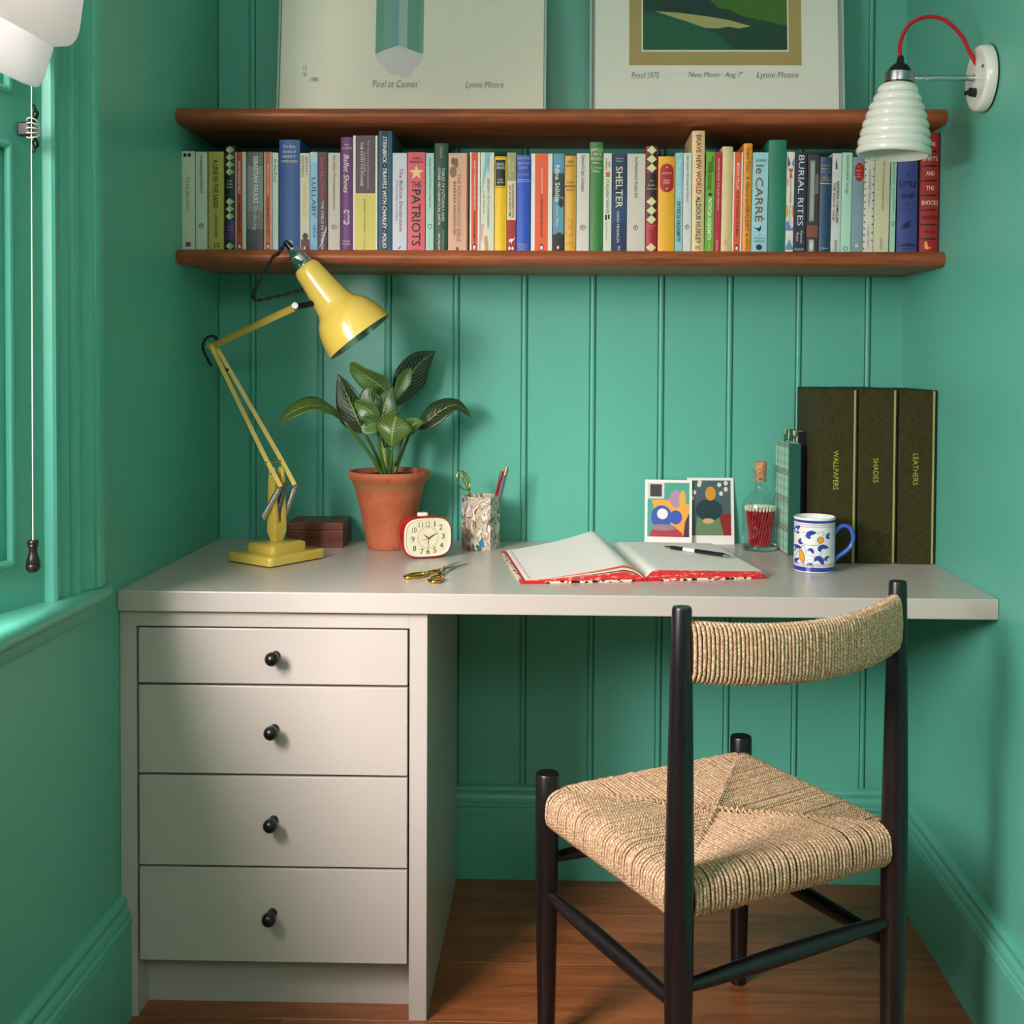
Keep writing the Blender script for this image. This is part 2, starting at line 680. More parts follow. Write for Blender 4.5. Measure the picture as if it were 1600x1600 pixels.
lining(WY0, GY0)
lining(WY1, GY1)
mb = MB()
for y0, y1, z0, z1 in ((GY1, GY1 + 0.05, WZ0 + 0.03, WZ1), (GY0 - 0.05, GY0, WZ0 + 0.03, WZ1), (GY1, GY0, WZ0 + 0.03, WZ0 + 0.09),
                       (GY1, GY0, WZ1 - 0.06, WZ1), (GY1, GY0, 1.53, 1.575), ((GY0 + GY1) / 2 - 0.011, (GY0 + GY1) / 2 + 0.011, WZ0, WZ1)):
    mb.box(GX - 0.04, y0, z0, GX, y1, z1)
mb.build('sash_frame', M_WALL, window, bevel=0.003)
gm = (GY0 + GY1) / 2
for y0, y1 in ((GY1 + 0.05, gm - 0.011), (gm + 0.011, GY0 - 0.05)):
    for z0, z1 in ((WZ0 + 0.09, 1.53), (1.575, WZ1 - 0.06)):
        MB().box(GX - 0.022, y0, z0, GX - 0.019, y1, z1).build('pane', M_GLASS_PANE, window)
# sill board with rounded nose, returned past the architrave
prof = [(GX - 0.04, 0.784), (0.020, 0.784)]
for k in range(9):
    a = -pi / 2 + pi * k / 8
    prof.append((0.024 + 0.0155 * cos(a), 0.8 + 0.0155 * sin(a)))
prof += [(0.020, 0.8155), (GX - 0.04, 0.8155)]
mb = MB()
mb.extrude(prof, lambda p, t: (p[0], t, p[1]), WY1 + 0.001, WY0 - 0.001)
nose = [(max(p[0], 0.0), p[1]) for p in prof]
mb.extrude(nose, lambda p, t: (p[0], t, p[1]), WY0 - 0.001, -0.722)
mb.extrude(nose, lambda p, t: (p[0], t, p[1]), WY1 - 0.16, WY1 + 0.001)
mb.extrude([(0.0, 0.757), (0.012, 0.757), (0.017, 0.765), (0.020, 0.784), (0.0, 0.784)], lambda p, t: (p[0], t, p[1]), WY1 - 0.15, -0.735)
mb.build('window_sill', M_WALL, window, smooth=True, angle=40)
# architrave: stepped moulding, distance s from the opening edge, projection x
arch = [(0.0, 0), (0.0, 0.014), (0.004, 0.018), (0.010, 0.018), (0.014, 0.012), (0.034, 0.012), (0.038, 0.016), (0.046, 0.019), (0.050, 0.013),
        (0.056, 0.013), (0.061, 0.022), (0.070, 0.026), (0.078, 0.020), (0.084, 0.020), (0.094, 0.026), (0.104, 0.034), (0.108, 0.030), (0.111, 0.036),
        (0.117, 0.039), (0.134, 0.039), (0.134, 0)]
mb = MB()
mb.extrude(arch, lambda p, t: (p[1], WY0 + p[0], t), 0.8155, WZ1 + 0.134)
mb.extrude(arch, lambda p, t: (p[1], WY1 - p[0], t), 0.8155, WZ1 + 0.134)
mb.extrude(arch, lambda p, t: (p[1], t, WZ1 + p[0]), WY1 - 0.134, WY0 + 0.134)
mb.build('architrave', M_WALL, window, smooth=True, angle=25)

# ================================================================== SHELVES
def shelf(name, top, label):
    h, d = 0.030, 0.2816
    pts = [(0.0, 0.0), (-d + 0.004, 0.0)]
    for k in range(1, 8):
        a = k / 8
        pts.append((-d - 0.010 * sin(pi * a) + 0.001, -h * a))
    pts += [(-d + 0.006, -h), (0.0, -h)]
    o = MB().extrude(pts, lambda p, t: (t, p[0], p[1]), 0.0005, W - 0.0005).build(name, M_SHELF, smooth=True, angle=40)
    o.location = (0, 0, top)
    return tag(o, label, 'shelf')


shelf('wooden_shelf', SHELF_LO, 'dark mahogany wall shelf carrying the long row of books')
shelf('wooden_shelf', SHELF_HI, 'dark mahogany wall shelf carrying the two framed prints')

# ================================================================== DESK
DF = -0.603
tag(MB().box(0.0006, DF, ZD - 0.0365, W - 0.0006, -0.0006, ZD).build('wall_fitted_desk', M_STONE, bevel=0.0018),
    'long stone grey painted desk top fitted between the walls', 'desk')
unit = thing('drawer_unit', 'stone grey painted drawer unit with four drawers and black knobs', 'drawers', (0, 0, 0))
ZT = ZD - 0.0367
UF = -0.590
MB().box(0.5206, UF, 0.0, 0.5526, -0.022, ZT).build('side_panel', M_STONE, unit, bevel=0.0012)
MB().box(0.0008, UF, 0.0, 0.0300, -0.022, ZT).build('side_panel', M_STONE, unit)
MB().box(0.0300, UF, 0.7105, 0.5206, UF + 0.03, ZT).build('top_rail', M_STONE, unit)
MB().box(0.0300, UF + 0.055, 0.0, 0.5206, UF + 0.075, 0.1065).build('plinth', M_STONE, unit)
MB().box(0.0300, UF + 0.10, 0.1065, 0.5206, -0.024, 0.70).build('carcass', M_BLACKMATT, unit)
for z0, z1, kz, kx in ((0.6077, 0.7068, 0.6594, 0.2807), (0.4449, 0.6033, 0.5275, 0.2784), (0.2779, 0.4403, 0.362, 0.2771), (0.1035, 0.2733, 0.1935, 0.2747)):
    d = MB().box(0.0338, UF + 0.0005, z0, 0.5168, UF + 0.022, z1).build('drawer', M_STONE, unit, bevel=0.0012)
    prof = [(0.0085, 0.0), (0.0085, 0.003), (0.0058, 0.007), (0.0055, 0.014)]
    for k in range(9):
        a = -1.1 + (pi / 2 + 1.1) * k / 8
        prof.append((0.0128 * cos(a), 0.0265 + 0.0125 * sin(a)))
    k = MB().lathe(prof, 28).xf(Matrix.Translation((kx, UF + 0.0005, kz)) @ Matrix.Rotation(pi / 2, 4, 'X')).build('knob', M_BLACK, d, smooth=True, angle=60)

# ================================================================== CHAIR
chair = thing('rush_seat_chair', 'black wooden chair with woven rush seat and wrapped rush backrest', 'chair',
              ((0.766 + 1.128 + 0.965 + 1.336) / 4, (-0.651 - 0.444 - 0.990 - 0.776) / 4, 0), radians(29.8))
# local frame: +X along the front rail, -Y towards the back of the chair
HX, HY = 0.2105, 0.196


def leg(x, y, prof):
    return MB().tube([(x, y, z) for z, r in prof], [r for z, r in prof], 20).build('leg', M_LEG, chair, smooth=True, angle=50)


for sx in (-1, 1):
    leg(sx * HX, HY, [(0, 0.0145), (0.10, 0.0165), (0.30, 0.0198), (0.40, 0.0205), (0.4735, 0.0203), (0.476, 0.0188)])
    leg(sx * HX, -HY, [(0, 0.0160), (0.12, 0.0185), (0.32, 0.0212), (0.46, 0.0212), (0.62, 0.0185), (0.75, 0.0160), (0.8365, 0.0143), (0.84, 0.0130)])


def stretcher(a, b, r0=0.0085, r1=0.0142):
    a, b = Vector(a), Vector(b)
    pts, rs = [], []
    for k in range(13):
        t = k / 12
        pts.append(a.lerp(b, t))
        rs.append(r0 + (r1 - r0) * sin(pi * t) ** 0.8)
    MB().tube(pts, rs, 16).build('stretcher', M_LEG, chair, smooth=True, angle=50)


stretcher((-HX, HY, 0.266), (-HX, -HY, 0.262))
stretcher((HX, HY, 0.246), (HX, -HY, 0.250))
stretcher((-HX, -HY, 0.288), (HX, -HY, 0.292))
stretcher((-HX, HY, 0.325), (HX, HY, 0.325))

# rush seat: four woven panels; every cord runs from the diagonal out over its rail and round underneath
SX, SY = HX + 0.012, HY + 0.012        # outer faces of the wrapped rails
ZTOP, ZBOT = 0.452, 0.386
_rs = random.Random(11)


def weave_panel(axis, sign):
    """cords of one triangle. axis 'x': cords run along x to the rail at sign*SX"""
    mb = MB()
    half_run = SY if axis == 'x' else SX
    out = SX if axis == 'x' else SY
    inner = 0.0
    usable = half_run - 0.030
    n = int(2 * usable / 0.0070)
    for i in range(n):
        s = -usable + 2 * usable * (i + 0.5) / n
        fr = abs(s) / half_run
        start = out * fr * 0.97
        if start > out - 0.030:
            start = out - 0.030
        jz = _rs.uniform(-0.0010, 0.0010)
        js = _rs.uniform(-0.0009, 0.0009)
        R = 0.030
        pts = []
        # from the mitre outward; cord comes up from under the neighbouring panel
        bend = 0.010
        pts.append((start - 0.004, -0.010))
        pts.append((start + 0.003, -0.0015))
        dz0 = -0.0085 * (1 - fr)       # the middle of the seat sags a little
        m = 5
        for k in range(m + 1):
            t = k / m
            pts.append((start + 0.010 + (out - R - start - 0.010) * t, dz0 * (1 - t) + jz))
        for k in range(1, 6):
            a = (pi / 2) * k / 5
            pts.append((out - R + R * sin(a) * 1.0, -R * 0.72 * (1 - cos(a)) + jz))
        pts.append((out + 0.0015, -0.040))
        pts.append((out - 0.001, -0.052))
        pts.append((out - 0.010, -0.063))
        pts.append((out - 0.026, -0.066))
        P = []
        for d, z in pts:
            q = s + js
            P.append((sign * d, q, ZTOP + z - 0.003) if axis == 'x' else (q, sign * d, ZTOP + z - 0.003))
        mb.tube(P, 0.00285 + _rs.uniform(-0.0004, 0.0003), 6, cap=False)
    return mb.build('woven_seat_panel', M_ROPE, chair, smooth=True, angle=180, fix=False)


for ax, sg in (('x', -1), ('x', 1), ('y', -1), ('y', 1)):
    weave_panel(ax, sg)
# padding inside the rails keeps the weave opaque
m = MB()
m.box(-SX + 0.012, -SY + 0.034, ZBOT + 0.006, SX - 0.012, SY - 0.034, ZTOP - 0.024)
m.box(-SX + 0.034, -SY + 0.012, ZBOT + 0.006, SX - 0.034, SY - 0.012, ZTOP - 0.024)
m.build('seat_core', paint(70, 46, 28, 0.9), chair)


def back_y(x):
    """the wrapped back slat bows backwards between the posts"""
    t = x / HX
    return -HY - 0.050 * (1 - t * t)


mb = MB()
span = HX - 0.008
nb = 68
for i in range(nb):
    x = -span + 2 * span * (i + 0.5) / nb
    zt = 0.820 - 0.012 * (1 - (x / HX) ** 2)
    zb = 0.734 - 0.012 * (1 - (x / HX) ** 2)
    th = 0.014
    y = back_y(x)
    pts = []
    for k in range(15):
        a = 2 * pi * k / 14
        ca, sa = cos(a), sin(a)
        zz = (zt + zb) / 2 + (zt - zb) / 2 * (abs(sa) ** 0.55) * (1 if sa >= 0 else -1)
        yy = y + th * (abs(ca) ** 0.8) * (1 if ca >= 0 else -1)
        pts.append((x + 0.0028 * (k / 14 - 0.5) + _rs.uniform(-0.0004, 0.0004), yy + _rs.uniform(-0.0006, 0.0006), zz))
    mb.tube(pts, 0.0028, 6, cap=False)
mb.build('backrest', M_ROPE, chair, smooth=True, angle=180, fix=False)
mb = MB()
for i in range(16):
    x0 = -HX + 0.006 + (2 * HX - 0.012) * i / 16
    x1 = -HX + 0.006 + (2 * HX - 0.012) * (i + 1) / 16
    ya, yb = back_y(x0), back_y(x1)
    zc = 0.777 - 0.012 * (1 - ((x0 + x1) / 2 / HX) ** 2)
    mb._add([(x0, ya - 0.010, zc - 0.038), (x1, yb - 0.010, zc - 0.038), (x1, yb + 0.010, zc - 0.038), (x0, ya + 0.010, zc - 0.038),
             (x0, ya - 0.010, zc + 0.038), (x1, yb - 0.010, zc + 0.038), (x1, yb + 0.010, zc + 0.038), (x0, ya + 0.010, zc + 0.038)],
            [(3, 2, 1, 0), (4, 5, 6, 7), (0, 1, 5, 4), (1, 2, 6, 5), (2, 3, 7, 6), (3, 0, 4, 7)])
mb.build('back_slat', paint(70, 46, 28, 0.9), chair)

# ================================================================== DESK LAMP
def M4(loc, z_dir, x_hint=(1, 0, 0)):
    """frame at loc whose local Z points along z_dir"""
    z = Vector(z_dir).normalized()
    x = Vector(x_hint)
    x = (x - z * x.dot(z)).normalized()
    y = z.cross(x)
    return Matrix(((x.x, y.x, z.x, loc[0]), (x.y, y.y, z.y, loc[1]), (x.z, y.z, z.z, loc[2]), (0, 0, 0, 1)))


M_YEL = paint(224, 190, 84, 0.22, 0.0, 0.5, 0.6)
LP = Vector((0.2030, -0.2740, ZD + 0.0008))
lamp = thing('desk_lamp', 'yellow jointed desk lamp with square stepped base standing on the desk', 'lamp', LP, 0.0)
la = radians(-34.2)                                # base axis LF
ex, ey = Vector((cos(la), sin(la), 0)), Vector((-sin(la), cos(la), 0))


def rect_tier(mb, hw, hd, z0, z1, taper=0.0, r=0.010):
    """rounded square tier in the rotated base frame"""
    def ring(w, d, z):
        out = []
        for sx, sy, a0 in ((1, 1, 0), (-1, 1, pi / 2), (-1, -1, pi), (1, -1, 1.5 * pi)):
            for k in range(5):
                a = a0 + pi / 2 * k / 4
                p = ex * (sx * (w - r) + r * cos(a)) + ey * (sy * (d - r) + r * sin(a))
                out.append((p.x, p.y, z))
        return out
    rs = [ring(hw, hd, z0), ring(hw, hd, z1 - 0.004), ring(hw - taper - 0.0012, hd - taper - 0.0012, z1 - 0.0012), ring(hw - taper - 0.004, hd - taper - 0.004, z1)]
    n = 20
    vs = [p for q in rs for p in q]
    fs = [(i * n + j, i * n + (j + 1) % n, (i + 1) * n + (j + 1) % n, (i + 1) * n + j) for i in range(3) for j in range(n)]
    fs += [tuple(reversed(range(n))), tuple(3 * n + j for j in range(n))]
    mb._add(vs, fs)


mb = MB()
rect_tier(mb, 0.0655, 0.0755, 0.0015, 0.020, 0.0)
b = mb.build('base', M_YEL, lamp, smooth=True, angle=50)
mb = MB()
rect_tier(mb, 0.0415, 0.0465, 0.0195, 0.0385, 0.004)
mb.build('base_plinth', M_YEL, b, smooth=True, angle=50)
mb = MB()
rect_tier(mb, 0.064, 0.074, 0.0, 0.0017, 0.0)
mb.build('base_felt', M_BLACKMATT, b)
# forked post: tapered foot, then two prongs with a slot
def prism_rot(mb, rings, m=0):
    """stack of rectangles (half ex, half ey, z, offset along ey)"""
    vs = []
    for hx, hy, z, off in rings:
        for sx, sy in ((-1, -1), (1, -1), (1, 1), (-1, 1)):
            p = ex * (sx * hx) + ey * (sy * hy + off)
            vs.append((p.x, p.y, z))
    k = len(rings)
    fs = [(i * 4 + j, i * 4 + (j + 1) % 4, (i + 1) * 4 + (j + 1) % 4, (i + 1) * 4 + j) for i in range(k - 1) for j in range(4)]
    fs += [(3, 2, 1, 0), tuple((k - 1) * 4 + j for j in range(4))]
    mb._add(vs, fs, m)


mb = MB()
prism_rot(mb, [(0.0085, 0.0115, 0.0385, 0), (0.0085, 0.0115, 0.043, 0), (0.0125, 0.0155, 0.058, 0), (0.0125, 0.0155, 0.078, 0)])
for s in (-1, 1):
    prism_rot(mb, [(0.0125, 0.0050, 0.077, s * 0.0105), (0.0085, 0.0040, 0.165, s * 0.0115), (0.0070, 0.0036, 0.186, s * 0.0115), (0.0030, 0.0030, 0.191, s * 0.0115)])
mb.build('post', M_YEL, lamp, smooth=True, angle=30, bevel=0.0012)
P0 = Vector((0.004, 0.004, 0.184))                 # shoulder
ELB = Vector((0.043, -0.18, 1.2166)) - LP
HNG = Vector((0.2604, -0.335, 1.2949)) - LP
dl = (ELB - P0).normalized()
SA = P0 - dl * 0.040
# lower arm: two square bars, joined near the elbow
for s in (-1, 1):
    off_lo, off_hi = ey * (s * 0.0190), ey * (s * 0.0060)
    pts = [SA + off_lo, P0 + off_lo, P0 + dl * 0.030 + off_lo, ELB + off_hi]
    MB().tube(pts, 0.0062, 4).build('lower_arm', M_YEL, lamp)
axle_c = P0 + dl * 0.020
MB().tube([axle_c - ey * 0.030, axle_c + ey * 0.030], 0.0028, 10).build('axle', M_CHROME, lamp, smooth=True)
MB().tube([P0 + Vector((0, 0, -0.006)) - ey * 0.022, P0 + Vector((0, 0, -0.006)) + ey * 0.022], 0.0024, 10).build('axle', M_CHROME, lamp, smooth=True)
mid = P0.lerp(ELB, 0.80)
MB().tube([mid - ey * 0.011, mid + ey * 0.011], 0.0030, 10).build('cable_clip', M_BLACK, lamp, smooth=True)
# springs hang from the ends of the lower arm to the foot of the post
def coil(a, b, r, turns, wire):
    a, b = Vector(a), Vector(b)
    d = (b - a)
    L = d.length
    d.normalize()
    x = d.orthogonal().normalized()
    y = d.cross(x)
    pts = []
    n = int(turns * 8)
    for i in range(n + 1):
        t = i / n
        rr = r * min(1, 8 * min(t, 1 - t) + 0.25)
        an = 2 * pi * turns * t
        pts.append(a + d * (L * t) + x * (rr * cos(an)) + y * (rr * sin(an)))
    return pts


M_SPRING = paint(205, 205, 202, 0.36, 1.0)
for s, foot in ((-1, 0.086), (1, 0.086)):
    a = SA + ey * (s * 0.0205)
    bq = ex * -0.014 * (1 if s < 0 else 0.4) + ey * (s * 0.026) + Vector((0, 0, foot))
    mb = MB()
    mb.tube(coil(a, bq, 0.0054, 26, 0.0012), 0.0014, 5)
    mb.build('spring', M_SPRING, lamp, smooth=True, angle=180)
    MB().tube([a - Vector((0, 0, 0.0)), a.lerp(bq, 0.06)], 0.004, 10).build('spring_end', M_CHROME, lamp, smooth=True)
    MB().tube([bq - ey * 0.006 * s, bq + ey * 0.002 * s], 0.0045, 10).build('spring_end', M_CHROME, lamp, smooth=True)
MB().tube(coil(P0 - dl * 0.03, Vector((0, 0, 0.088)), 0.0050, 30, 0.001), 0.0010, 5).build('spring', M_STEEL, lamp, smooth=True, angle=180)
# upper arm
du = (HNG - ELB).normalized()
MB().tube([ELB - du * 0.006, HNG - du * 0.004], 0.0075, 4).build('upper_arm', M_YEL, lamp)
MB().tube([ELB - ey * 0.012, ELB + ey * 0.012], 0.0060, 12).build('elbow_joint', M_YEL, lamp, smooth=True)
# shade
AX = Vector((0.3808, -0.335, 1.2381)) - Vector((0.2771, -0.335, 1.3713))
AX.y = 0.006
AXL = AX.length
TOP = Vector((0.2771, -0.335, 1.3713)) - LP
prof_out = [(0.018, -0.005), (0.0240, -0.002), (0.0272, 0.006), (0.0288, 0.018), (0.0315, 0.040), (0.0350, 0.065), (0.0385, 0.085), (0.0415, 0.0965), (0.0460, 0.1030),
            (0.0530, 0.1100), (0.0600, 0.1205), (0.0655, 0.1340), (0.0700, 0.1500), (0.0724, 0.1640), (0.0735, 0.1745)]
MS = M4(TOP, AX)
shade = MB().lathe(prof_out + [(r - 0.0016, z) for r, z in reversed(prof_out)], 56).xf(MS).build('lamp_shade', M_YEL, lamp, smooth=True, angle=60)
prof_in = [(r - 0.0019, z) for r, z in prof_out]
MB().lathe([(0.0005, 0.0)] + prof_in + [(r - 0.0004, z) for r, z in reversed(prof_in)] + [(0.0005, 0.0005)], 48).xf(MS).build('shade_lining', paint(190, 190, 185, 0.25, 1.0), shade, smooth=True, angle=60)
MB().lathe([(0.0135, -0.006), (0.0135, 0.020), (0.020, 0.045), (0.028, 0.066), (0.030, 0.085), (0.024, 0.102), (0.012, 0.110), (0.0005, 0.112)], 24).xf(MS).build('bulb', paint(240, 238, 230, 0.3), lamp, smooth=True, angle=60)
hold = MB().lathe([(0.0205, 0.0), (0.0215, -0.004), (0.0185, -0.006), (0.0195, -0.010), (0.0175, -0.013), (0.0165, -0.026), (0.0180, -0.028), (0.0165, -0.033), (0.0110, -0.038), (0.0095, -0.046)], 32).xf(MS).build('bulb_holder', M_CHROME, lamp, smooth=True, angle=40)
MB().lathe([(0.0070, -0.044), (0.0066, -0.058), (0.0042, -0.066)], 20).xf(MS).build('cable_grip', M_BLACK, hold, smooth=True)
# hinge bracket between upper arm and shade
MB().tube([HNG - du * 0.008 + Vector((0, 0, 0.002)), HNG + Vector((0.006, -0.004, 0.000)), HNG + Vector((0.020, -0.012, 0.002)), HNG + Vector((0.038, -0.014, 0.006))], 0.0062, 8).build('hinge', M_BLACK, lamp, smooth=True)
MB().tube([HNG + Vector((-0.006, 0.010, -0.004)), HNG + Vector((-0.002, -0.014, 0.000))], 0.0065, 10).build('hinge', M_CHROME, lamp, smooth=True)


def braid(pts, r=0.0030):
    P = catmull(pts, 10)
    mb = MB()
    for ph in (0, pi):
        q = []
        for i, p in enumerate(P):
            t = (P[min(i + 1, len(P) - 1)] - P[max(i - 1, 0)]).normalized()
            x = t.orthogonal().normalized() if abs(t.y) > 0.9 else (Vector((0, 1, 0)) - t * t.y).normalized()
            y = t.cross(x)
            a = i * 0.75 + ph
            q.append(p + (x * cos(a) + y * sin(a)) * r * 0.55)
        mb.tube(q, r * 0.75, 6)
    return mb


TC = TOP + AX.normalized() * -0.064
wire = [TC, Vector((0.2220, -0.335, 1.3990)) - LP, Vector((0.2092, -0.333, 1.3900)) - LP, Vector((0.1800, -0.322, 1.345)) - LP, Vector((0.1652, -0.315, 1.3200)) - LP,
        Vector((0.1710, -0.307, 1.3075)) - LP, Vector((0.2080, -0.305, 1.3154)) - LP, Vector((0.2540, -0.303, 1.3275)) - LP, Vector((0.2800, -0.312, 1.3330)) - LP]
braid(wire).build('cable', M_BLACKMATT, lamp, smooth=True, angle=180)
braid([ELB + Vector((0.010, -0.004, 0.008)), ELB + Vector((0.004, -0.004, 0.020)), ELB + Vector((-0.014, 0, 0.016)), ELB + Vector((-0.022, 0, -0.004)), ELB + Vector((-0.012, 0.002, -0.030)), ELB + Vector((-0.004, 0.002, -0.044))], 0.0026).build('cable', M_BLACKMATT, lamp, smooth=True, angle=180)

# ================================================================== WOODEN BOX behind the lamp
bx = thing('wooden_box', 'small dark brown wooden box with a lid between lamp and plant pot', 'box', (0.2470, -0.066, ZD), radians(1.0))
MB().box(-0.062, -0.054, 0.0, 0.062, 0.054, 0.0385).build('box_body', M_BOXWOOD, bx, bevel=0.0015)
MB().box(-0.062, -0.054, 0.0392, 0.062, 0.054, 0.0550).build('box_lid', M_BOXWOOD, bx, bevel=0.0015)

# ================================================================== POTTED PLANT
def mat_terracotta():
    t = NT('weathered_terracotta')
    v = t.coord('Object')
    n1 = t.noise(v, 9, 5, 0.6)
    n2 = t.noise(v, 60, 4, 0.7)
    c = t.ramp(n1.outputs['Fac'], [(0.3, rgb(168, 84, 50)), (0.55, rgb(198, 108, 70)), (0.75, rgb(208, 126, 88))])
    spots = t.ramp(n2.outputs['Fac'], [(0.62, (0, 0, 0, 1)), (0.70, (1, 1, 1, 1))])
    c = t.mix(t.math('MULTIPLY', spots, 0.55), c, rgb(92, 48, 36))
    sep = t.t.nodes.new('ShaderNodeSeparateXYZ')
    tc = t.t.nodes.new('ShaderNodeTexCoord')
    t.link(tc.outputs['Object'], sep.inputs[0])
    nz = t.math('ADD', sep.outputs[2], t.math('MULTIPLY', t.noise(v, 30, 3).outputs['Fac'], 0.020))
    band = t.ramp(t.math('MULTIPLY', nz, 5.0), [(0.70, (0, 0, 0, 1)), (0.745, (1, 1, 1, 1)), (0.775, (1, 1, 1, 1)), (0.81, (0, 0, 0, 1))])
    c = t.mix(t.math('MULTIPLY', band, t.math('MULTIPLY', n1.outputs['Fac'], 1.1)), c, rgb(112, 116, 76))
    t.base(c)
    t.par(Roughness=0.72)
    t.bump(n2.outputs['Fac'], 0.25, 0.001)
    return t.m


def mat_leaf():
    t = NT('veined_philodendron_leaf')
    tc = t.t.nodes.new('ShaderNodeTexCoord')
    sep = t.t.nodes.new('ShaderNodeSeparateXYZ')
    t.link(tc.outputs['UV'], sep.inputs[0])
    across = t.math('ABSOLUTE', t.math('SUBTRACT', t.math('MULTIPLY', sep.outputs[0], 2.0), 1.0))
    nz = t.noise(t.coord('Object'), 60, 2)
    ph = t.math('SUBTRACT', t.math('MULTIPLY', sep.outputs[1], 13.0), t.math('MULTIPLY', t.math('POWER', across, 1.4), 4.5))
    ph = t.math('ADD', ph, t.math('MULTIPLY', nz.outputs['Fac'], 1.1))
    fr = t.math('ABSOLUTE', t.math('SUBTRACT', t.math('FRACT', ph), 0.5))
    vein = t.ramp(fr, [(0.02, (1, 1, 1, 1)), (0.13, (0, 0, 0, 1))])
    mid_ = t.ramp(across, [(0.02, (1, 1, 1, 1)), (0.06, (0, 0, 0, 1))])
    att = t.t.nodes.new('ShaderNodeObjectInfo')
    c = t.mix(t.math('MULTIPLY', vein, 0.55), att.outputs['Color'], rgb(178, 198, 126))
    c = t.mix(mid_, c, rgb(150, 175, 95))
    t.base(c)
    t.par(Roughness=0.34)
    tr = t.t.nodes.new('ShaderNodeBsdfTranslucent')
    t.link(c, tr.inputs['Color'])
    mx = t.t.nodes.new('ShaderNodeMixShader')
    mx.inputs[0].default_value = 0.12
    t.link(t.p.outputs[0], mx.inputs[1])
    t.link(tr.outputs[0], mx.inputs[2])
    t.link(mx.outputs[0], t.t.nodes['Material Output'].inputs['Surface'])
    return t.m


PP = Vector((0.4105, -0.112, ZD))
plant = thing('potted_plant', 'leafy green plant with pale veins growing in a terracotta pot', 'plant', PP)
prof = [(0.0445, 0.0), (0.0470, 0.003), (0.0500, 0.015), (0.0635, 0.085), (0.0755, 0.132), (0.0785, 0.140), (0.0800, 0.146), (0.0850, 0.152), (0.0890, 0.160), (0.0895, 0.1665), (0.0875, 0.170),
        (0.0835, 0.170), (0.0815, 0.166), (0.0770, 0.150), (0.0745, 0.140)]
MB().lathe(prof, 56).build('pot', mat_terracotta(), plant, smooth=True, angle=60)
ts = NT('potting_soil')
_n = ts.noise(ts.coord('Object'), 160, 4, 0.7)
ts.base(ts.ramp(_n.outputs['Fac'], [(0.35, rgb(30, 20, 15)), (0.65, rgb(74, 52, 40))]))
ts.par(Roughness=0.95)
ts.bump(_n.outputs['Fac'], 1.0, 0.006)
MB().lathe([(0.0775, 0.157), (0.060, 0.161), (0.030, 0.1645), (0.0005, 0.166)], 32).build('soil', ts.m, plant, smooth=True)
mb = MB()
_r = random.Random(5)
for i in range(26):
    a, q = _r.uniform(0, 2 * pi), _r.uniform(0.015, 0.066)
    p = Vector((q * cos(a), q * sin(a), 0.164))
    d = Vector((_r.uniform(-1, 1), _r.uniform(-1, 1), _r.uniform(0.0, 0.5))) * 0.014
    mb.tube([p, p + d * 0.6, p + d + Vector((0, 0, -0.003))], 0.0008, 4)
tag_ = mb.build('bark_chips', paint(120, 82, 60, 0.9), plant)
tag_['kind'] = 'stuff'
M_LEAF = mat_leaf()


def leaf(pts, width, normal, col, stem=None, fold=0.25, curl=0.0, peak=0.42, stem_r=0.0032, twist=0.0):
    """leaf along a curve of world points; the blade faces `normal`; stem = world points of the petiole"""
    sp = catmull([Vector(p) - PP for p in pts], 8)
    n = len(sp) - 1
    nor = Vector(normal).normalized()
    rows = []
    K = 8
    for i, p in enumerate(sp):
        t = i / n
        tg = (sp[min(i + 1, n)] - sp[max(i - 1, 0)]).normalized()
        nn = (nor - tg * nor.dot(tg)).normalized()
        if twist:
            nn = Matrix.Rotation(twist * (t - 0.3), 3, tg) @ nn
        sd = tg.cross(nn)
        wv = (t / peak) ** 0.62 if t < peak else max(0.0, 1 - ((t - peak) / (1 - peak)) ** 1.7) ** 0.95
        wv = max(wv, 0.02) * width / 2
        row = []
        for k in range(K + 1):
            u = -1 + 2 * k / K
            lift = fold * abs(u) * wv - curl * u * u * wv + 0.05 * wv * sin(9 * t + 3 * u)
            row.append(p + sd * (u * wv) + nn * lift)
        rows.append(row)
    mb = MB()
    mb.grid(lambda a, b: rows[int(round(b * n))][int(round(a * K))], K, n)
    o = mb.build('leaf', M_LEAF, plant, smooth=True, angle=180, fix=False)
    so = o.modifiers.new('thickness', 'SOLIDIFY')
    so.thickness = 0.0006
    o.color = rgb(*col)
    if stem:
        s = catmull([Vector(p) - PP for p in stem] + [Vector(pts[0]) - PP], 6)
        m = len(s)
        MB().tube(s, [stem_r * (1.25 - 0.55 * i / m) for i in range(m)], 8).build('leaf_stalk', paint(74, 106, 40, 0.4), o, smooth=True, angle=180)
    return o


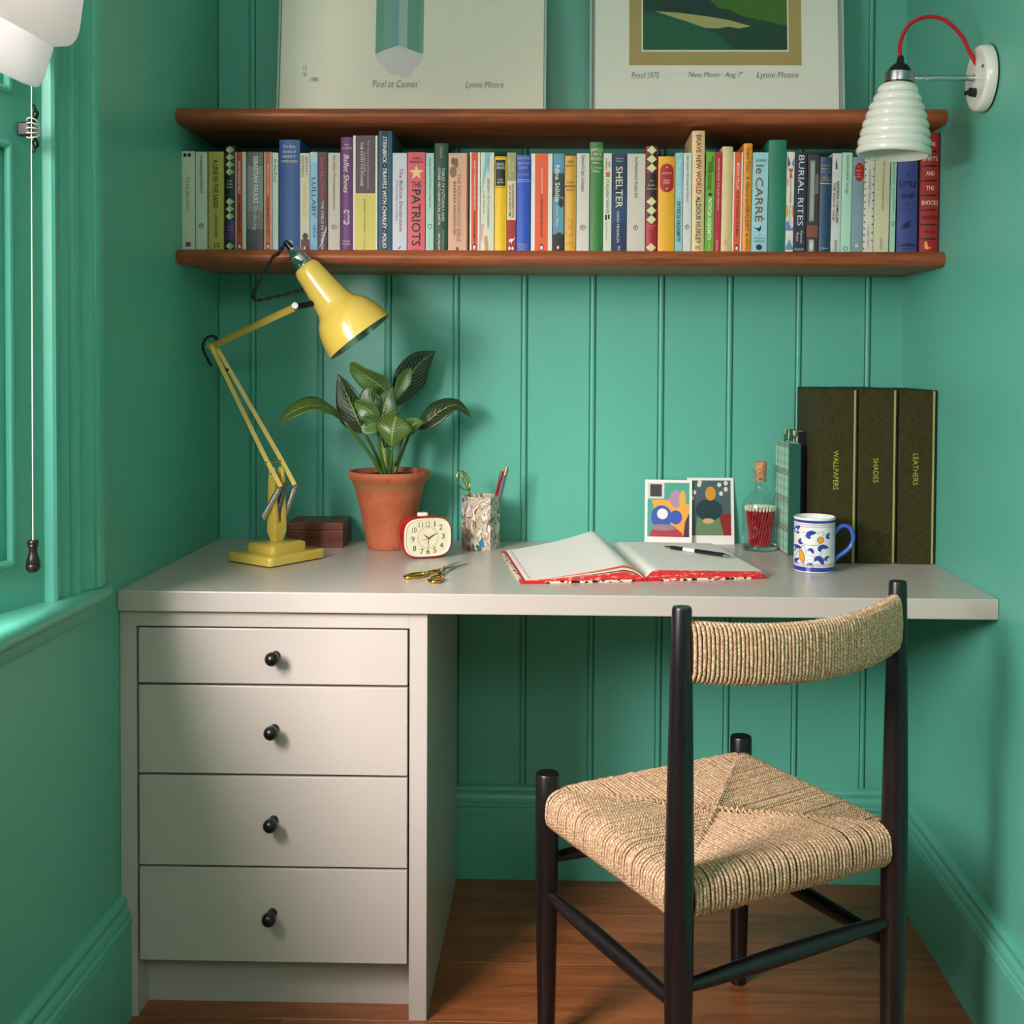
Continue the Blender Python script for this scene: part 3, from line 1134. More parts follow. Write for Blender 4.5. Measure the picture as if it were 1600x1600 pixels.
DK, MD, LT, OL = (20, 44, 24), (46, 80, 34), (84, 118, 58), (76, 100, 36)
SO = (0.4130, -0.140, 0.938)
leaf([(0.328, -0.200, 1.058), (0.305, -0.222, 1.083), (0.268, -0.245, 1.094), (0.230, -0.262, 1.078), (0.203, -0.270, 1.050)], 0.066, (-0.18, -0.55, 0.85), OL,
     [(0.404, -0.150, 0.936), (0.375, -0.172, 0.990)], 0.30, 0.25, 0.40, 0.0040)
leaf([(0.362, -0.145, 1.030), (0.346, -0.150, 1.060), (0.325, -0.150, 1.110), (0.3044, -0.148, 1.157)], 0.070, (-0.30, -0.9, 0.15), DK,
     [(0.405, -0.140, 0.936), (0.385, -0.142, 0.985)], 0.22, 0.0, 0.40, 0.0036)
leaf([(0.412, -0.130, 1.108), (0.395, -0.138, 1.132), (0.365, -0.146, 1.152), (0.338, -0.144, 1.172), (0.328, -0.140, 1.180)], 0.056, (0.25, -0.72, -0.62), LT,
     [(0.410, -0.135, 1.00), (0.411, -0.132, 1.07)], 0.35, 0.1, 0.30)
leaf([(0.418, -0.092, 1.085), (0.440, -0.084, 1.130), (0.468, -0.074, 1.178), (0.505, -0.066, 1.208)], 0.074, (0.42, -0.88, 0.05), DK,
     [(0.414, -0.122, 0.950), (0.415, -0.105, 1.02)], 0.18, 0.1, 0.45)
leaf([(0.420, -0.130, 1.095), (0.434, -0.126, 1.125), (0.448, -0.122, 1.155), (0.459, -0.120, 1.172)], 0.032, (0.35, -0.92, 0.0), LT,
     [(0.412, -0.135, 1.00), (0.415, -0.132, 1.06)], 0.45, 0.0, 0.5)
leaf([(0.396, -0.176, 1.036), (0.404, -0.180, 1.066), (0.414, -0.178, 1.100), (0.426, -0.170, 1.132)], 0.058, (0.12, -0.95, 0.10), MD,
     [(0.408, -0.145, 0.936), (0.398, -0.166, 0.995)], 0.20, 0.15, 0.45, 0.0036)
leaf([(0.392, -0.165, 1.060), (0.384, -0.172, 1.090), (0.378, -0.172, 1.115), (0.384, -0.166, 1.135)], 0.052, (-0.35, -0.9, 0.05), MD,
     [(0.408, -0.150, 1.00)], 0.3, 0.0, 0.45)
leaf([(0.398, -0.176, 1.062), (0.382, -0.186, 1.078), (0.362, -0.186, 1.090), (0.344, -0.180, 1.096)], 0.050, (-0.15, -0.85, -0.35), LT,
     [(0.406, -0.160, 1.02)], 0.4, 0.0, 0.40)
leaf([(0.396, -0.178, 1.058), (0.386, -0.192, 1.052), (0.374, -0.200, 1.046), (0.364, -0.200, 1.048)], 0.046, (-0.1, -0.95, 0.25), LT,
     [(0.406, -0.165, 1.02)], 0.35, 0.2, 0.40)
leaf([(0.430, -0.208, 1.004), (0.432, -0.216, 1.030), (0.435, -0.212, 1.055), (0.438, -0.196, 1.070), (0.440, -0.178, 1.068)], 0.078, (0.02, -0.97, 0.22), OL,
     [(0.418, -0.158, 0.934), (0.426, -0.190, 0.972)], -0.15, 0.10, 0.40, 0.0042)
leaf([(0.462, -0.122, 1.040), (0.490, -0.118, 1.052), (0.525, -0.112, 1.080), (0.558, -0.106, 1.090), (0.588, -0.100, 1.064)], 0.056, (0.22, -0.62, 0.75), DK,
     [(0.424, -0.138, 0.940), (0.440, -0.132, 0.985)], 0.30, 0.25, 0.42, 0.0038)
leaf([(0.446, -0.150, 1.022), (0.458, -0.158, 1.040), (0.474, -0.158, 1.052), (0.490, -0.150, 1.055)], 0.036, (0.1, -0.9, 0.3), LT,
     [(0.426, -0.146, 0.960)], 0.3, 0.0, 0.40)
mb = MB()
mb.tube(catmull([(0.0, -0.012, 0.155), (-0.008, -0.016, 0.215), (-0.006, -0.020, 0.270), (-0.004, -0.018, 0.320)], 6), [0.0085] * 6 + [0.0078] * 6 + [0.0060] * 6 + [0.004], 10)
mb.build('main_stem', paint(148, 160, 84, 0.5), plant, smooth=True, angle=180)

# ================================================================== ALARM CLOCK
clock = thing('alarm_clock', 'red table alarm clock with cream dial and white top button', 'clock', (0.4980, -0.2130, ZD), radians(21.8))
# local frame: +X along the dial, -Y out of the dial


def superoval(hw, hh, n=48, e=3.4):
    out = []
    for k in range(n):
        a = 2 * pi * k / n
        c, s = cos(a), sin(a)
        out.append((hw * abs(c) ** (2 / e) * (1 if c >= 0 else -1), hh * abs(s) ** (2 / e) * (1 if s >= 0 else -1)))
    return out


def loft(mb, rings, m=0, cap0=True, cap1=True):
    n = len(rings[0])
    vs = [p for r in rings for p in r]
    fs = [(i * n + j, i * n + (j + 1) % n, (i + 1) * n + (j + 1) % n, (i + 1) * n + j) for i in range(len(rings) - 1) for j in range(n)]
    if cap0:
        fs.append(tuple(reversed(range(n))))
    if cap1:
        fs.append(tuple((len(rings) - 1) * n + j for j in range(n)))
    mb._add(vs, fs, m)


CZ = 0.0445


def crings(spec):
    return [[(x, y, CZ + z) for x, z in superoval(hw, hh)] for hw, hh, y in spec]


M_RED = paint(176, 22, 30, 0.25, 0.0, 0.5, 0.4)
M_CREAM = paint(232, 222, 190, 0.4)
mb = MB()
loft(mb, crings([(0.030, 0.026, 0.038), (0.044, 0.036, 0.034), (0.0500, 0.0405, 0.024), (0.0525, 0.0425, 0.0), (0.0535, 0.0435, -0.032), (0.0520, 0.0420, -0.036), (0.0500, 0.0400, -0.0365)]))
body = mb.build('case', M_RED, clock, smooth=True, angle=40)
mb = MB()
loft(mb, crings([(0.0503, 0.0403, -0.0362), (0.0495, 0.0395, -0.0385), (0.0478, 0.0378, -0.0390), (0.0460, 0.0360, -0.0368)]), cap0=False, cap1=False)
mb.build('bezel', paint(240, 232, 208, 0.3), clock, smooth=True, angle=60)
mb = MB()
loft(mb, crings([(0.0474, 0.0374, -0.0366), (0.0470, 0.0370, -0.0370)]))
dial = mb.build('dial', M_CREAM, clock)
cl = lambda a, b: (a, -0.0373, CZ + b)
mb = MB()
for k, (nx, nz) in {12: (0.000, 0.0275), 1: (0.0145, 0.0275), 2: (0.0275, 0.0205), 3: (0.0325, 0.0015), 4: (0.0290, -0.0175), 5: (0.0145, -0.0270), 6: (0.0005, -0.0290),
                    7: (-0.0130, -0.0285), 8: (-0.0285, -0.0215), 9: (-0.0320, -0.0020), 10: (-0.0290, 0.0165), 11: (-0.0155, 0.0270)}.items():
    letter(mb, str(k), lambda a, b, nx=nx, nz=nz: cl(nx + a, nz + b), 0.0088 if k > 9 else 0.0072, 0.0112, 0, 0.0, 0.0, False if k > 9 else True)
mb.build('numerals', paint(70, 36, 26, 0.5), dial, fix=False)
mb = MB()
for k in range(60):
    a = 2 * pi * k / 60
    r0, r1, hw = (0.0185 if k % 5 == 0 else 0.0205), 0.0232, 0.00022
    d, q = Vector((sin(a), 0, cos(a))), Vector((cos(a), 0, -sin(a)))
    o_ = Vector((0, -0.0373, CZ))
    sx = 1.0
    mb.poly([o_ + d * r0 - q * hw, o_ + d * r0 + q * hw, o_ + d * r1 + q * hw, o_ + d * r1 - q * hw])
mb.build('minute_track', paint(90, 80, 62, 0.5), dial, fix=False)


def hand(name, ang, L, w, mat, y, tail=0.0):
    d, q = Vector((sin(ang), 0, cos(ang))), Vector((cos(ang), 0, -sin(ang)))
    o_ = Vector((0.0005, y, CZ - 0.001))
    MB().slab([o_ - d * tail - q * w * 0.4, o_ + d * L * 0.35 - q * w, o_ + d * L, o_ + d * L * 0.35 + q * w, o_ - d * tail + q * w * 0.4], (0, -0.0004, 0)).build(name, mat, clock)


hand('hour_hand', radians(-52), 0.0145, 0.0011, M_BLACK, -0.0380)
hand('minute_hand', radians(62), 0.0225, 0.0010, M_BLACK, -0.0386)
hand('alarm_hand', radians(180), 0.0205, 0.0006, paint(60, 40, 30, 0.5), -0.0376)
hand('second_hand', radians(-104), 0.0195, 0.0004, M_RED, -0.0392, 0.005)
MB().lathe([(0.0022, 0.0), (0.0022, 0.003), (0.0005, 0.0034)], 16).xf(Matrix.Translation((0.0005, -0.0372, CZ - 0.001)) @ Matrix.Rotation(pi / 2, 4, 'X')).build('hub', M_RED, clock, smooth=True)
mb = MB()
loft(mb, [[(x, y, 0.0855 + h) for x, y in superoval(0.0110 - c, 0.0085 - c, 28, 4)] for h, c in ((-0.002, 0), (0.006, 0), (0.0078, 0.0012), (0.0082, 0.003))])
mb.xf(Matrix.Translation((-0.004, -0.008, 0))).build('alarm_button', paint(236, 230, 210, 0.35), clock, smooth=True, angle=40)
MB().box(-0.030, -0.030, 0.0, 0.030, 0.026, 0.004).build('foot', M_RED, clock, bevel=0.002)

# ================================================================== PEN POT AND WHAT IT HOLDS
def mat_marbled():
    t = NT('marbled_paper')
    v = t.coord('Object', (1, 1, 0.8))
    w1 = t.noise(v, 11, 3, 0.5, 1.6)
    vm = t.t.nodes.new('ShaderNodeVectorMath')
    vm.operation = 'MULTIPLY_ADD'
    t.link(w1.outputs['Color'], vm.inputs[0])
    vm.inputs[1].default_value = (0.035, 0.035, 0.035)
    t.link(v, vm.inputs[2])
    n = t.noise(vm.outputs[0], 13, 3, 0.5, 1.5)
    rings = t.math('FRACT', t.math('MULTIPLY', n.outputs['Fac'], 9.0))
    c = t.ramp(rings, [(0.0, rgb(30, 24, 26)), (0.13, rgb(222, 208, 186)), (0.42, rgb(232, 222, 204)), (0.47, rgb(44, 34, 32)), (0.58, rgb(170, 112, 52)), (0.74, rgb(208, 190, 160)),
                       (0.84, rgb(92, 104, 116)), (0.95, rgb(225, 214, 196))])
    vo = t.t.nodes.new('ShaderNodeTexVoronoi')
    vo.inputs['Scale'].default_value = 62
    t.link(vm.outputs[0], vo.inputs['Vector'])
    n3 = t.noise(v, 20, 2)
    dots = t.math('MULTIPLY', t.math('LESS_THAN', vo.outputs['Distance'], 0.36), t.math('GREATER_THAN', n3.outputs['Fac'], 0.47))
    c = t.mix(dots, c, rgb(34, 118, 150))
    t.base(c)
    t.par(Roughness=0.4)
    return t.m


HP = Vector((0.6110, -0.1060, ZD))
pot = thing('pen_pot', 'six-sided pen pot covered in blue and brown marbled paper', 'pot', HP, radians(4))
mb = MB()
hexo = [(0.0425 * cos(pi / 3 * k), 0.0425 * sin(pi / 3 * k)) for k in range(6)]
hexi = [(0.0400 * cos(pi / 3 * k), 0.0400 * sin(pi / 3 * k)) for k in range(6)]
loft(mb, [[(x, y, 0.0) for x, y in hexo], [(x, y, 0.1165) for x, y in hexo], [(x, y, 0.1165) for x, y in hexi], [(x, y, 0.003) for x, y in hexi]])
mb.build('pot_wall', mat_marbled(), pot, bevel=0.0006, seg=1)


def pencil(name, label, a, b, r, body_c, tip_c, hexa=True):
    a, b = Vector(a), Vector(b)
    d = (b - a).normalized()
    L = (b - a).length
    t = thing(name, label, 'pencil', a)
    q = MB().tube([(0, 0, 0), d * (L - 0.018)], r, 6 if hexa else 12).build('barrel', body_c, t)
    MB().tube([d * (L - 0.018), d * (L - 0.006), d * L], [r * 0.98, r * 0.98, r * 0.8], 12).build('barrel_end', tip_c, t, smooth=True, angle=40)
    return t


pencil('pencil', 'grey green pencil with coppery end standing in the marbled pot', (0.6290, -0.112, ZD + 0.0040), (0.6675, -0.098, 0.9540), 0.0046, paint(92, 100, 106, 0.35), paint(186, 128, 84, 0.3, 0.6))
pencil('pencil', 'dark red pencil standing in the marbled pot', (0.6180, -0.098, ZD + 0.0040), (0.6565, -0.090, 0.9440), 0.0042, paint(150, 28, 40, 0.35), paint(128, 40, 40, 0.35))


def loop_handle(c, rx, rz, d, n, r0, r1):
    """oval ring in the plane spanned by d (long axis) and n"""
    d, n = Vector(d).normalized(), Vector(n).normalized()
    pts, rs = [], []
    for k in range(29):
        a = 2 * pi * k / 28
        pts.append(Vector(c) + d * (rx * cos(a)) + n * (rz * sin(a)))
        rs.append(r0 + (r1 - r0) * (0.5 + 0.5 * cos(a)))
    return pts, rs


ps = thing('scissors', 'small gilt scissors standing in the marbled pot with one loop showing', 'scissors', (0.5980, -0.1180, ZD + 0.004))
d = (Vector((0.5720, -0.118, 0.930)) - Vector((0.5990, -0.118, 0.870))).normalized()
pts, rs = loop_handle(Vector((0.5735, -0.118, 0.926)) - ps.location, 0.0215, 0.0125, d, Vector((0.75, -0.35, 0.5)).cross(Vector((0, 0, 0))) if False else Vector((d.z, 0.35, -d.x)), 0.0016, 0.0016)
MB().tube(pts, rs, 8).build('handle_loop', M_BRASS, ps, smooth=True, angle=180)
pts, rs = loop_handle(Vector((0.5785, -0.112, 0.922)) - ps.location, 0.0205, 0.004, d, Vector((d.z, 0.9, -d.x)), 0.0015, 0.0015)
MB().tube(pts, rs, 8).build('handle_loop', M_BRASS, ps, smooth=True, angle=180)
for off in (-0.002, 0.002):
    MB().tube([Vector((0.5845, -0.117 + off, 0.905)) - ps.location, Vector((0.5920, -0.117 + off, 0.888)) - ps.location, (0.0, off, 0.0)], [0.0019, 0.0030, 0.0016], 6).build('blade', M_BRASS, ps, smooth=True)

# scissors lying on the desk
S0 = Vector((0.5330, -0.4140, ZD))
sc = thing('scissors', 'open scissors with gold loop handles and steel blades lying on the desk', 'scissors', S0)
piv = Vector((0.560, -0.392, ZD + 0.0045)) - S0
for tip, grip, gz, nm in (((0.6020, -0.3120), (0.5130, -0.4530), 0.0, 'a'), ((0.5860, -0.3020), (0.5560, -0.4880), 0.0022, 'b')):
    tipv = Vector((tip[0], tip[1], ZD + 0.0016 + gz)) - S0
    gv = Vector((grip[0], grip[1], ZD + 0.0040)) - S0
    dt = (tipv - piv).normalized()
    side = dt.cross(Vector((0, 0, 1)))
    hz = Vector((0, 0, gz))
    MB().slab([piv - dt * 0.010 - side * 0.0055 + hz, piv + dt * 0.015 - side * 0.0060 + hz, tipv + hz * 0, piv + dt * 0.015 + side * 0.0020 + hz, piv - dt * 0.010 + side * 0.0050 + hz], (0, 0, 0.0018)).build('blade', M_STEEL, sc, bevel=0.0004, seg=1)
    dg_ = (gv - piv).normalized()
    sd = dg_.cross(Vector((0, 0, 1)))
    pts, rs = loop_handle(gv, 0.0250, 0.0125, -dg_, sd, 0.0036, 0.0030)
    hd = MB()
    hd.tube(pts, rs, 10)
    hd.tube([gv - dg_ * 0.024, piv + hz + Vector((0, 0, 0.0005))], [0.0034, 0.0040], 10)
    hd.build('handle_loop', M_BRASS, sc, smooth=True, angle=180)
MB().lathe([(0.0032, 0.0), (0.0032, 0.0015), (0.001, 0.0024)], 14, 0, piv + Vector((0, 0, 0.0035))).build('pivot_screw', M_STEEL, sc, smooth=True)

# ================================================================== OPEN NOTEBOOK
NB = Vector((0.9473, -0.4670, ZD))
nb = thing('open_notebook', 'open blank notebook with red cover lying on the desk', 'notebook', NB, radians(9.2))
M_PAGE = paint(240, 232, 226, 0.65)
M_NRED = paint(196, 30, 36, 0.45)
M_PEDGE = NT('red_flecked_page_edge')
_v = M_PEDGE.coord('Object', (1, 1, 5))
M_PEDGE.base(M_PEDGE.ramp(M_PEDGE.noise(_v, 60, 4, 0.7).outputs['Fac'], [(0.44, rgb(200, 34, 40)), (0.56, rgb(206, 50, 46)), (0.66, rgb(232, 206, 184))]))
M_PEDGE.par(Roughness=0.6)
M_PEDGE = M_PEDGE.m
M_PATT = NT('black_cream_red_block_print')
_v = M_PATT.coord('Object')
_w = M_PATT.t.nodes.new('ShaderNodeTexVoronoi')
_w.inputs['Scale'].default_value = 75
M_PATT.link(_v, _w.inputs['Vector'])
M_PATT.base(M_PATT.ramp(_w.outputs['Distance'], [(0.0, rgb(24, 20, 20)), (0.38, rgb(24, 20, 20)), (0.42, rgb(228, 214, 186)), (0.70, rgb(228, 214, 186)), (0.74, rgb(196, 30, 36))], 'CONSTANT'))
M_PATT = M_PATT.m
D_ = 0.340
MB().box(-0.236, -0.003, 0.0004, -0.004, D_ + 0.003, 0.0034).build('cover', [M_NRED], nb, bevel=0.0008, seg=1)
MB().box(0.004, -0.003, 0.0004, 0.238, D_ + 0.003, 0.0034).build('cover', [M_NRED], nb, bevel=0.0008, seg=1)
MB().tube([(0, -0.003, 0.0042), (0, D_ + 0.003, 0.0042)], 0.0036, 12).build('spine', M_NRED, nb, smooth=True)
mb = MB()
mb.box(-0.2365, 0.030, 0.0002, -0.230, D_ - 0.02, 0.0038)
mb.box(-0.190, -0.0034, 0.0002, -0.020, 0.0, 0.0037)
mb.box(0.030, -0.0034, 0.0002, 0.205, 0.0, 0.0037)
mb.build('cover_paper', M_PATT, nb)


def left_top(s, v, k=1.0):
    """height of the arched left-hand pages at distance s from the gutter, v along the spine"""
    pk = (0.026 + 0.013 * v) * k
    q = 0.040
    if s < q:
        return 0.0050 + pk * sin(pi / 2 * (s / q)) ** 0.9
    t = min(1.0, (s - q) / (0.226 - q))
    return 0.0050 + pk * (1 - t) ** 1.25 * (1 - 0.10 * sin(pi * t)) + 0.001


def page_solid(name, fn_top, fn_bot, s0, s1, sign, mats, ns=22, nv=6):
    mb = MB()
    rings = []
    for j in range(nv + 1):
        v = j / nv
        ring = []
        for i in range(ns + 1):
            s = s0 + (s1 - s0) * i / ns
            ring.append((sign * s, v * D_, fn_top(s, v)))
        for i in range(ns + 1):
            s = s1 + (s0 - s1) * i / ns
            ring.append((sign * s, v * D_, fn_bot(s, v)))
        rings.append(ring)
    n = len(rings[0])
    vs = [p for r in rings for p in r]
    base = len(mb.v)
    fs, ms = [], []
    for i in range(nv):
        for j in range(n):
            f = (i * n + j, i * n + (j + 1) % n, (i + 1) * n + (j + 1) % n, (i + 1) * n + j)
            mb._add([], [], 0)
            fs.append(f)
            ms.append(0 if j < ns else 1)
    fs += [tuple(reversed(range(n))), tuple(nv * n + j for j in range(n))]
    ms += [1, 1]
    mb.v += vs
    mb.f += fs
    mb.mi += ms
    mb.uv += [None] * len(fs)
    return mb.build(name, mats, nb, smooth=True, angle=35)


page_solid('page_block', lambda s, v: left_top(s, v, 0.50) - 0.0004, lambda s, v: 0.0036, 0.003, 0.224, -1, [M_PAGE, M_PEDGE])
page_solid('page_block', lambda s, v: left_top(s, v, 0.80), lambda s, v: left_top(s, v, 0.66) - 0.0006, 0.002, 0.226, -1, [M_PAGE, paint(232, 196, 166, 0.7)])
page_solid('top_page', lambda s, v: left_top(s, v, 1.0), lambda s, v: left_top(s, v, 0.90) - 0.0005, 0.0015, 0.2265, -1, [M_PAGE, paint(214, 96, 84, 0.7)])


def right_top(s, v):
    if s < 0.022:
        return 0.005 + 0.0155 * sin(pi / 2 * s / 0.022) ** 0.8
    return 0.0205 - 0.0065 * ((s - 0.022) / 0.206)


page_solid('page_block', right_top, lambda s, v: 0.0036, 0.0015, 0.228, 1, [M_PAGE, M_PEDGE])
mb = MB()
for k in range(26):
    v = 0.02 + 0.95 * k / 26
    s = 0.2195
    mb.poly([(-s, v * D_, left_top(s, v) + 0.0004), (-s, (v + 0.018) * D_, left_top(s, v) + 0.0004), (-s + 0.004, (v + 0.018) * D_, left_top(s - 0.004, v) + 0.0004), (-s + 0.004, v * D_, left_top(s - 0.004, v) + 0.0004)])
mb.build('margin_stitch', paint(232, 150, 150, 0.7), nb, fix=False)

# pen on the right-hand page
PA, PB = Vector((1.0048, -0.1943, ZD + 0.0205)), Vector((1.1281, -0.3055, ZD + 0.0205))
pen = thing('ballpoint_pen', 'slim black ballpoint pen with silver tip lying on the notebook page', 'pen', PA + Vector((0, 0, 0.0015)))
d = (PB - PA).normalized()
L = (PB - PA).length
MB().tube([d * 0.0, d * 0.003, d * 0.020], [0.0006, 0.0016, 0.0036], 12).build('tip', M_BRASS, pen, smooth=True)
MB().tube([d * 0.020, d * 0.030, d * (L - 0.014)], [0.0036, 0.0042, 0.0042], 14).build('barrel', paint(22, 24, 34, 0.3), pen, smooth=True, angle=50)
MB().tube([d * 0.052, d * 0.082], 0.0044, 14).build('band', paint(226, 222, 216, 0.4), pen, smooth=True, angle=50)
MB().tube([d * (L - 0.014), d * (L - 0.009), d * (L - 0.0085), d * L], [0.0040, 0.0038, 0.0024, 0.0020], 12).build('push_button', M_CHROME, pen, smooth=True, angle=50)

# ================================================================== POSTCARDS (plain colour stand-ins)
def postcard(label, loc, rz, wd, ht, tilt, patches, border):
    t = thing('postcard', label, 'postcard', loc, rz)
    R = Matrix.Rotation(tilt, 4, 'X')
    MB().box(-wd / 2, 0, 0, wd / 2, 0.0007, ht).xf(R).build('card', paint(236, 232, 226, 0.5), t)
    x0, x1, z0, z1 = border
    mb = MB()
    mats = []
    for k, (kind, col, pts) in enumerate(patches):
        y = -0.00015 - 0.00006 * k
        mats.append(paint(*col, 0.45))
        P = []
        if kind == 'p':
            P = pts
        else:
            cx, cz, rx, rz_ = pts
            P = [(cx + rx * cos(2 * pi * i / 24), cz + rz_ * sin(2 * pi * i / 24)) for i in range(24)]
        mb.poly([(x0 + (x1 - x0) * a, y, z0 + (z1 - z0) * b) for a, b in P], k)
    mb.xf(R).build('picture', mats, t, fix=False)
    return t


S = [(0, 0), (1, 0), (1, 1), (0, 1)]
postcard('white-bordered postcard with blocks of turquoise, orange, blue and red leaning on the wall', (1.0280, -0.0375, ZD), radians(-5.0), 0.1060, 0.1465, radians(-11.5), [
    ('p', (64, 160, 136), S),
    ('p', (214, 206, 194), [(0, 0.70), (0.40, 0.70), (0.40, 1), (0, 1)]),
    ('p', (44, 36, 34), [(0.06, 0.74), (0.34, 0.74), (0.34, 0.97), (0.06, 0.97)]),
    ('p', (232, 162, 50), [(0.10, 0.68), (0.52, 0.68), (1.0, 0.60), (1.0, 0.0), (0.86, 0.0), (0.62, 0.20), (0.16, 0.50)]),
    ('p', (62, 30, 24), [(1.0, 0.44), (0.90, 0.28), (0.86, 0.0), (1.0, 0.0)]),
    ('p', (172, 36, 56), [(0.06, 0.0), (0.10, 0.12), (0.62, 0.20), (0.82, 0.08), (0.86, 0.0)]),
    ('e', (40, 76, 172), (0.34, 0.36, 0.25, 0.22)),
    ('e', (40, 76, 172), (0.68, 0.36, 0.15, 0.13)),
    ('e', (232, 230, 224), (0.36, 0.42, 0.13, 0.10)),
    ('e', (176, 136, 160), (0.68, 0.70, 0.15, 0.16)),
    ('e', (228, 168, 60), (0.84, 0.68, 0.08, 0.18)),
    ('e', (150, 118, 126), (0.38, 0.17, 0.30, 0.06)),
], (-0.047, 0.047, 0.018, 0.140))
fl = [('e', (226, 214, 200), (a, b, 0.05, 0.042)) for a, b in ((0.10, 0.78), (0.22, 0.92), (0.24, 1 - 0.03), (0.72, 0.92), (0.88, 0.95), (0.88, 0.84), (0.76, 0.76), (0.05, 0.68))]
postcard('white-bordered postcard with dark teal, sage and red blocks under pale dots leaning on the wall', (1.1260, -0.0240, ZD), radians(2.0), 0.1060, 0.1500, radians(-7.5), [
    ('p', (70, 92, 98), S)] + fl + [
    ('p', (136, 32, 34), [(0.64, 0.0), (1, 0), (1, 0.40), (0.64, 0.36)]),
    ('p', (102, 134, 92), [(0.10, 0.0), (0.82, 0.0), (0.70, 0.36), (0.18, 0.36)]),
    ('e', (22, 54, 58), (0.46, 0.46, 0.33, 0.20)),
    ('e', (212, 146, 42), (0.50, 0.76, 0.13, 0.13)),
    ('e', (206, 166, 122), (0.44, 0.26, 0.14, 0.05)),
], (-0.046, 0.046, 0.020, 0.144))

# ================================================================== BOTTLE OF MATCHES
BT = Vector((1.2255, -0.0870, ZD))
bot = thing('glass_bottle', 'clear round glass bottle with cork stopper holding red matches', 'bottle', BT)
M_BGLASS = mat_pane('clear_bottle_glass', 0.06, (0.92, 0.95, 0.94, 1), 0.03, 2.2)
outer = [(0.0005, 0.0), (0.036, 0.0), (0.0385, 0.002), (0.0398, 0.006), (0.0400, 0.012), (0.0400, 0.092), (0.0390, 0.100), (0.0355, 0.109), (0.0285, 0.118), (0.0205, 0.126), (0.0165, 0.133), (0.0150, 0.141), (0.0146, 0.160), (0.0148, 0.168),
         (0.0172, 0.170), (0.0176, 0.176), (0.0160, 0.178), (0.0128, 0.178)]
MB().lathe(outer, 48).build('glass_body', M_BGLASS, bot, smooth=True, angle=60)
mgl = NT('thick_bottle_foot_glass')
mgl.par(Base_Color=(0.86, 0.92, 0.90, 1), Roughness=0.05, IOR=1.45, Transmission_Weight=1.0)
MB().lathe([(0.0005, 0.0012), (0.0355, 0.0012), (0.0388, 0.006), (0.0385, 0.0100), (0.030, 0.0080), (0.0005, 0.0076)], 40).build('glass_foot', mgl.m, bot, smooth=True, angle=60)
tcork = NT('cork')
_n = tcork.noise(tcork.coord('Object'), 190, 4, 0.7)
tcork.base(tcork.ramp(_n.outputs['Fac'], [(0.35, rgb(120, 72, 42)), (0.5, rgb(196, 140, 92)), (0.7, rgb(214, 164, 116))]))
tcork.par(Roughness=0.85)
MB().lathe([(0.0118, 0.150), (0.0126, 0.176), (0.0138, 0.192), (0.0130, 0.1935)], 28).build('cork', tcork.m, bot, smooth=True, angle=40)
mm = MB()
mm.tube([(0, 0, 0), (0, 0, 0.0800)], 0.00125, 5, 0)
mm.lathe([(0.0013, 0.0775), (0.0022, 0.0800), (0.0024, 0.0830), (0.0019, 0.0865), (0.0004, 0.0880)], 8, 1)
match_mesh = mm.mesh('match', [paint(186, 26, 46, 0.55), paint(236, 222, 206, 0.6)])
_r = random.Random(21)
k = 0
for ring, cnt in ((0.0, 1), (0.006, 6), (0.012, 12), (0.018, 18), (0.0238, 22), (0.0285, 26)):
    for i in range(cnt):
        a = 2 * pi * i / cnt + ring * 40
        base = Vector((ring * 0.80 * cos(a), ring * 0.80 * sin(a), 0.0098))
        a2 = a + 0.50
        topp = Vector((ring * 1.10 * cos(a2), ring * 1.10 * sin(a2), 0.0098 + 0.0800 + _r.uniform(-0.002, 0.001)))
        o = bpy.data.objects.new('match', match_mesh)
        COL.objects.link(o)
        o.location = BT + base
        o.rotation_euler = (topp - base).to_track_quat('Z', 'Y').to_euler()
        tag(o, 'red match with cream head standing among the others in the glass bottle', 'match', 'red matches in the bottle')

# ================================================================== PAINTED MUG
MG = Vector((1.2910, -0.3370, ZD))
mug = thing('painted_mug', 'white ceramic mug painted with blue scrolls and yellow ovals, blue handle', 'mug', MG)
M_CER = paint(236, 234, 228, 0.14, 0.0, 0.5, 0.5)
M_BLUE = paint(38, 62, 158, 0.16, 0.0, 0.5, 0.5)
R_ = 0.0402
prof = [(0.0005, 0.0), (0.0370, 0.0), (0.0398, 0.0015), (0.0402, 0.004), (0.0402, 0.103), (0.0410, 0.1062), (0.0398, 0.1080), (0.0378, 0.1065), (0.0368, 0.100), (0.0368, 0.008), (0.0340, 0.005), (0.0005, 0.005)]
mb_body = MB().lathe(prof, 64).build('mug_body', M_CER, mug, smooth=True, angle=50)
CA = radians(-102.0)


def cyl(u, z, e=0.0003):
    th = CA + math.asin(max(-0.999, min(0.999, u)))
    return ((R_ + e) * cos(th), (R_ + e) * sin(th), z)


def ring_band(name, z0, z1, mat, e=0.0003):
    MB().lathe([(R_ + e, z0), (R_ + e, z1)], 64).build(name, mat, mb_body, smooth=True, fix=False)


def open_band(name, z0, z1, mat, e=0.0003):
    mb = MB()
    n = 64
    for j in range(n):
        a, b = 2 * pi * j / n, 2 * pi * (j + 1) / n
        q = R_ + e
        mb.poly([(q * cos(a), q * sin(a), z0), (q * cos(b), q * sin(b), z0), (q * cos(b), q * sin(b), z1), (q * cos(a), q * sin(a), z1)])
    return mb.build(name, mat, mb_body, smooth=True, fix=False)


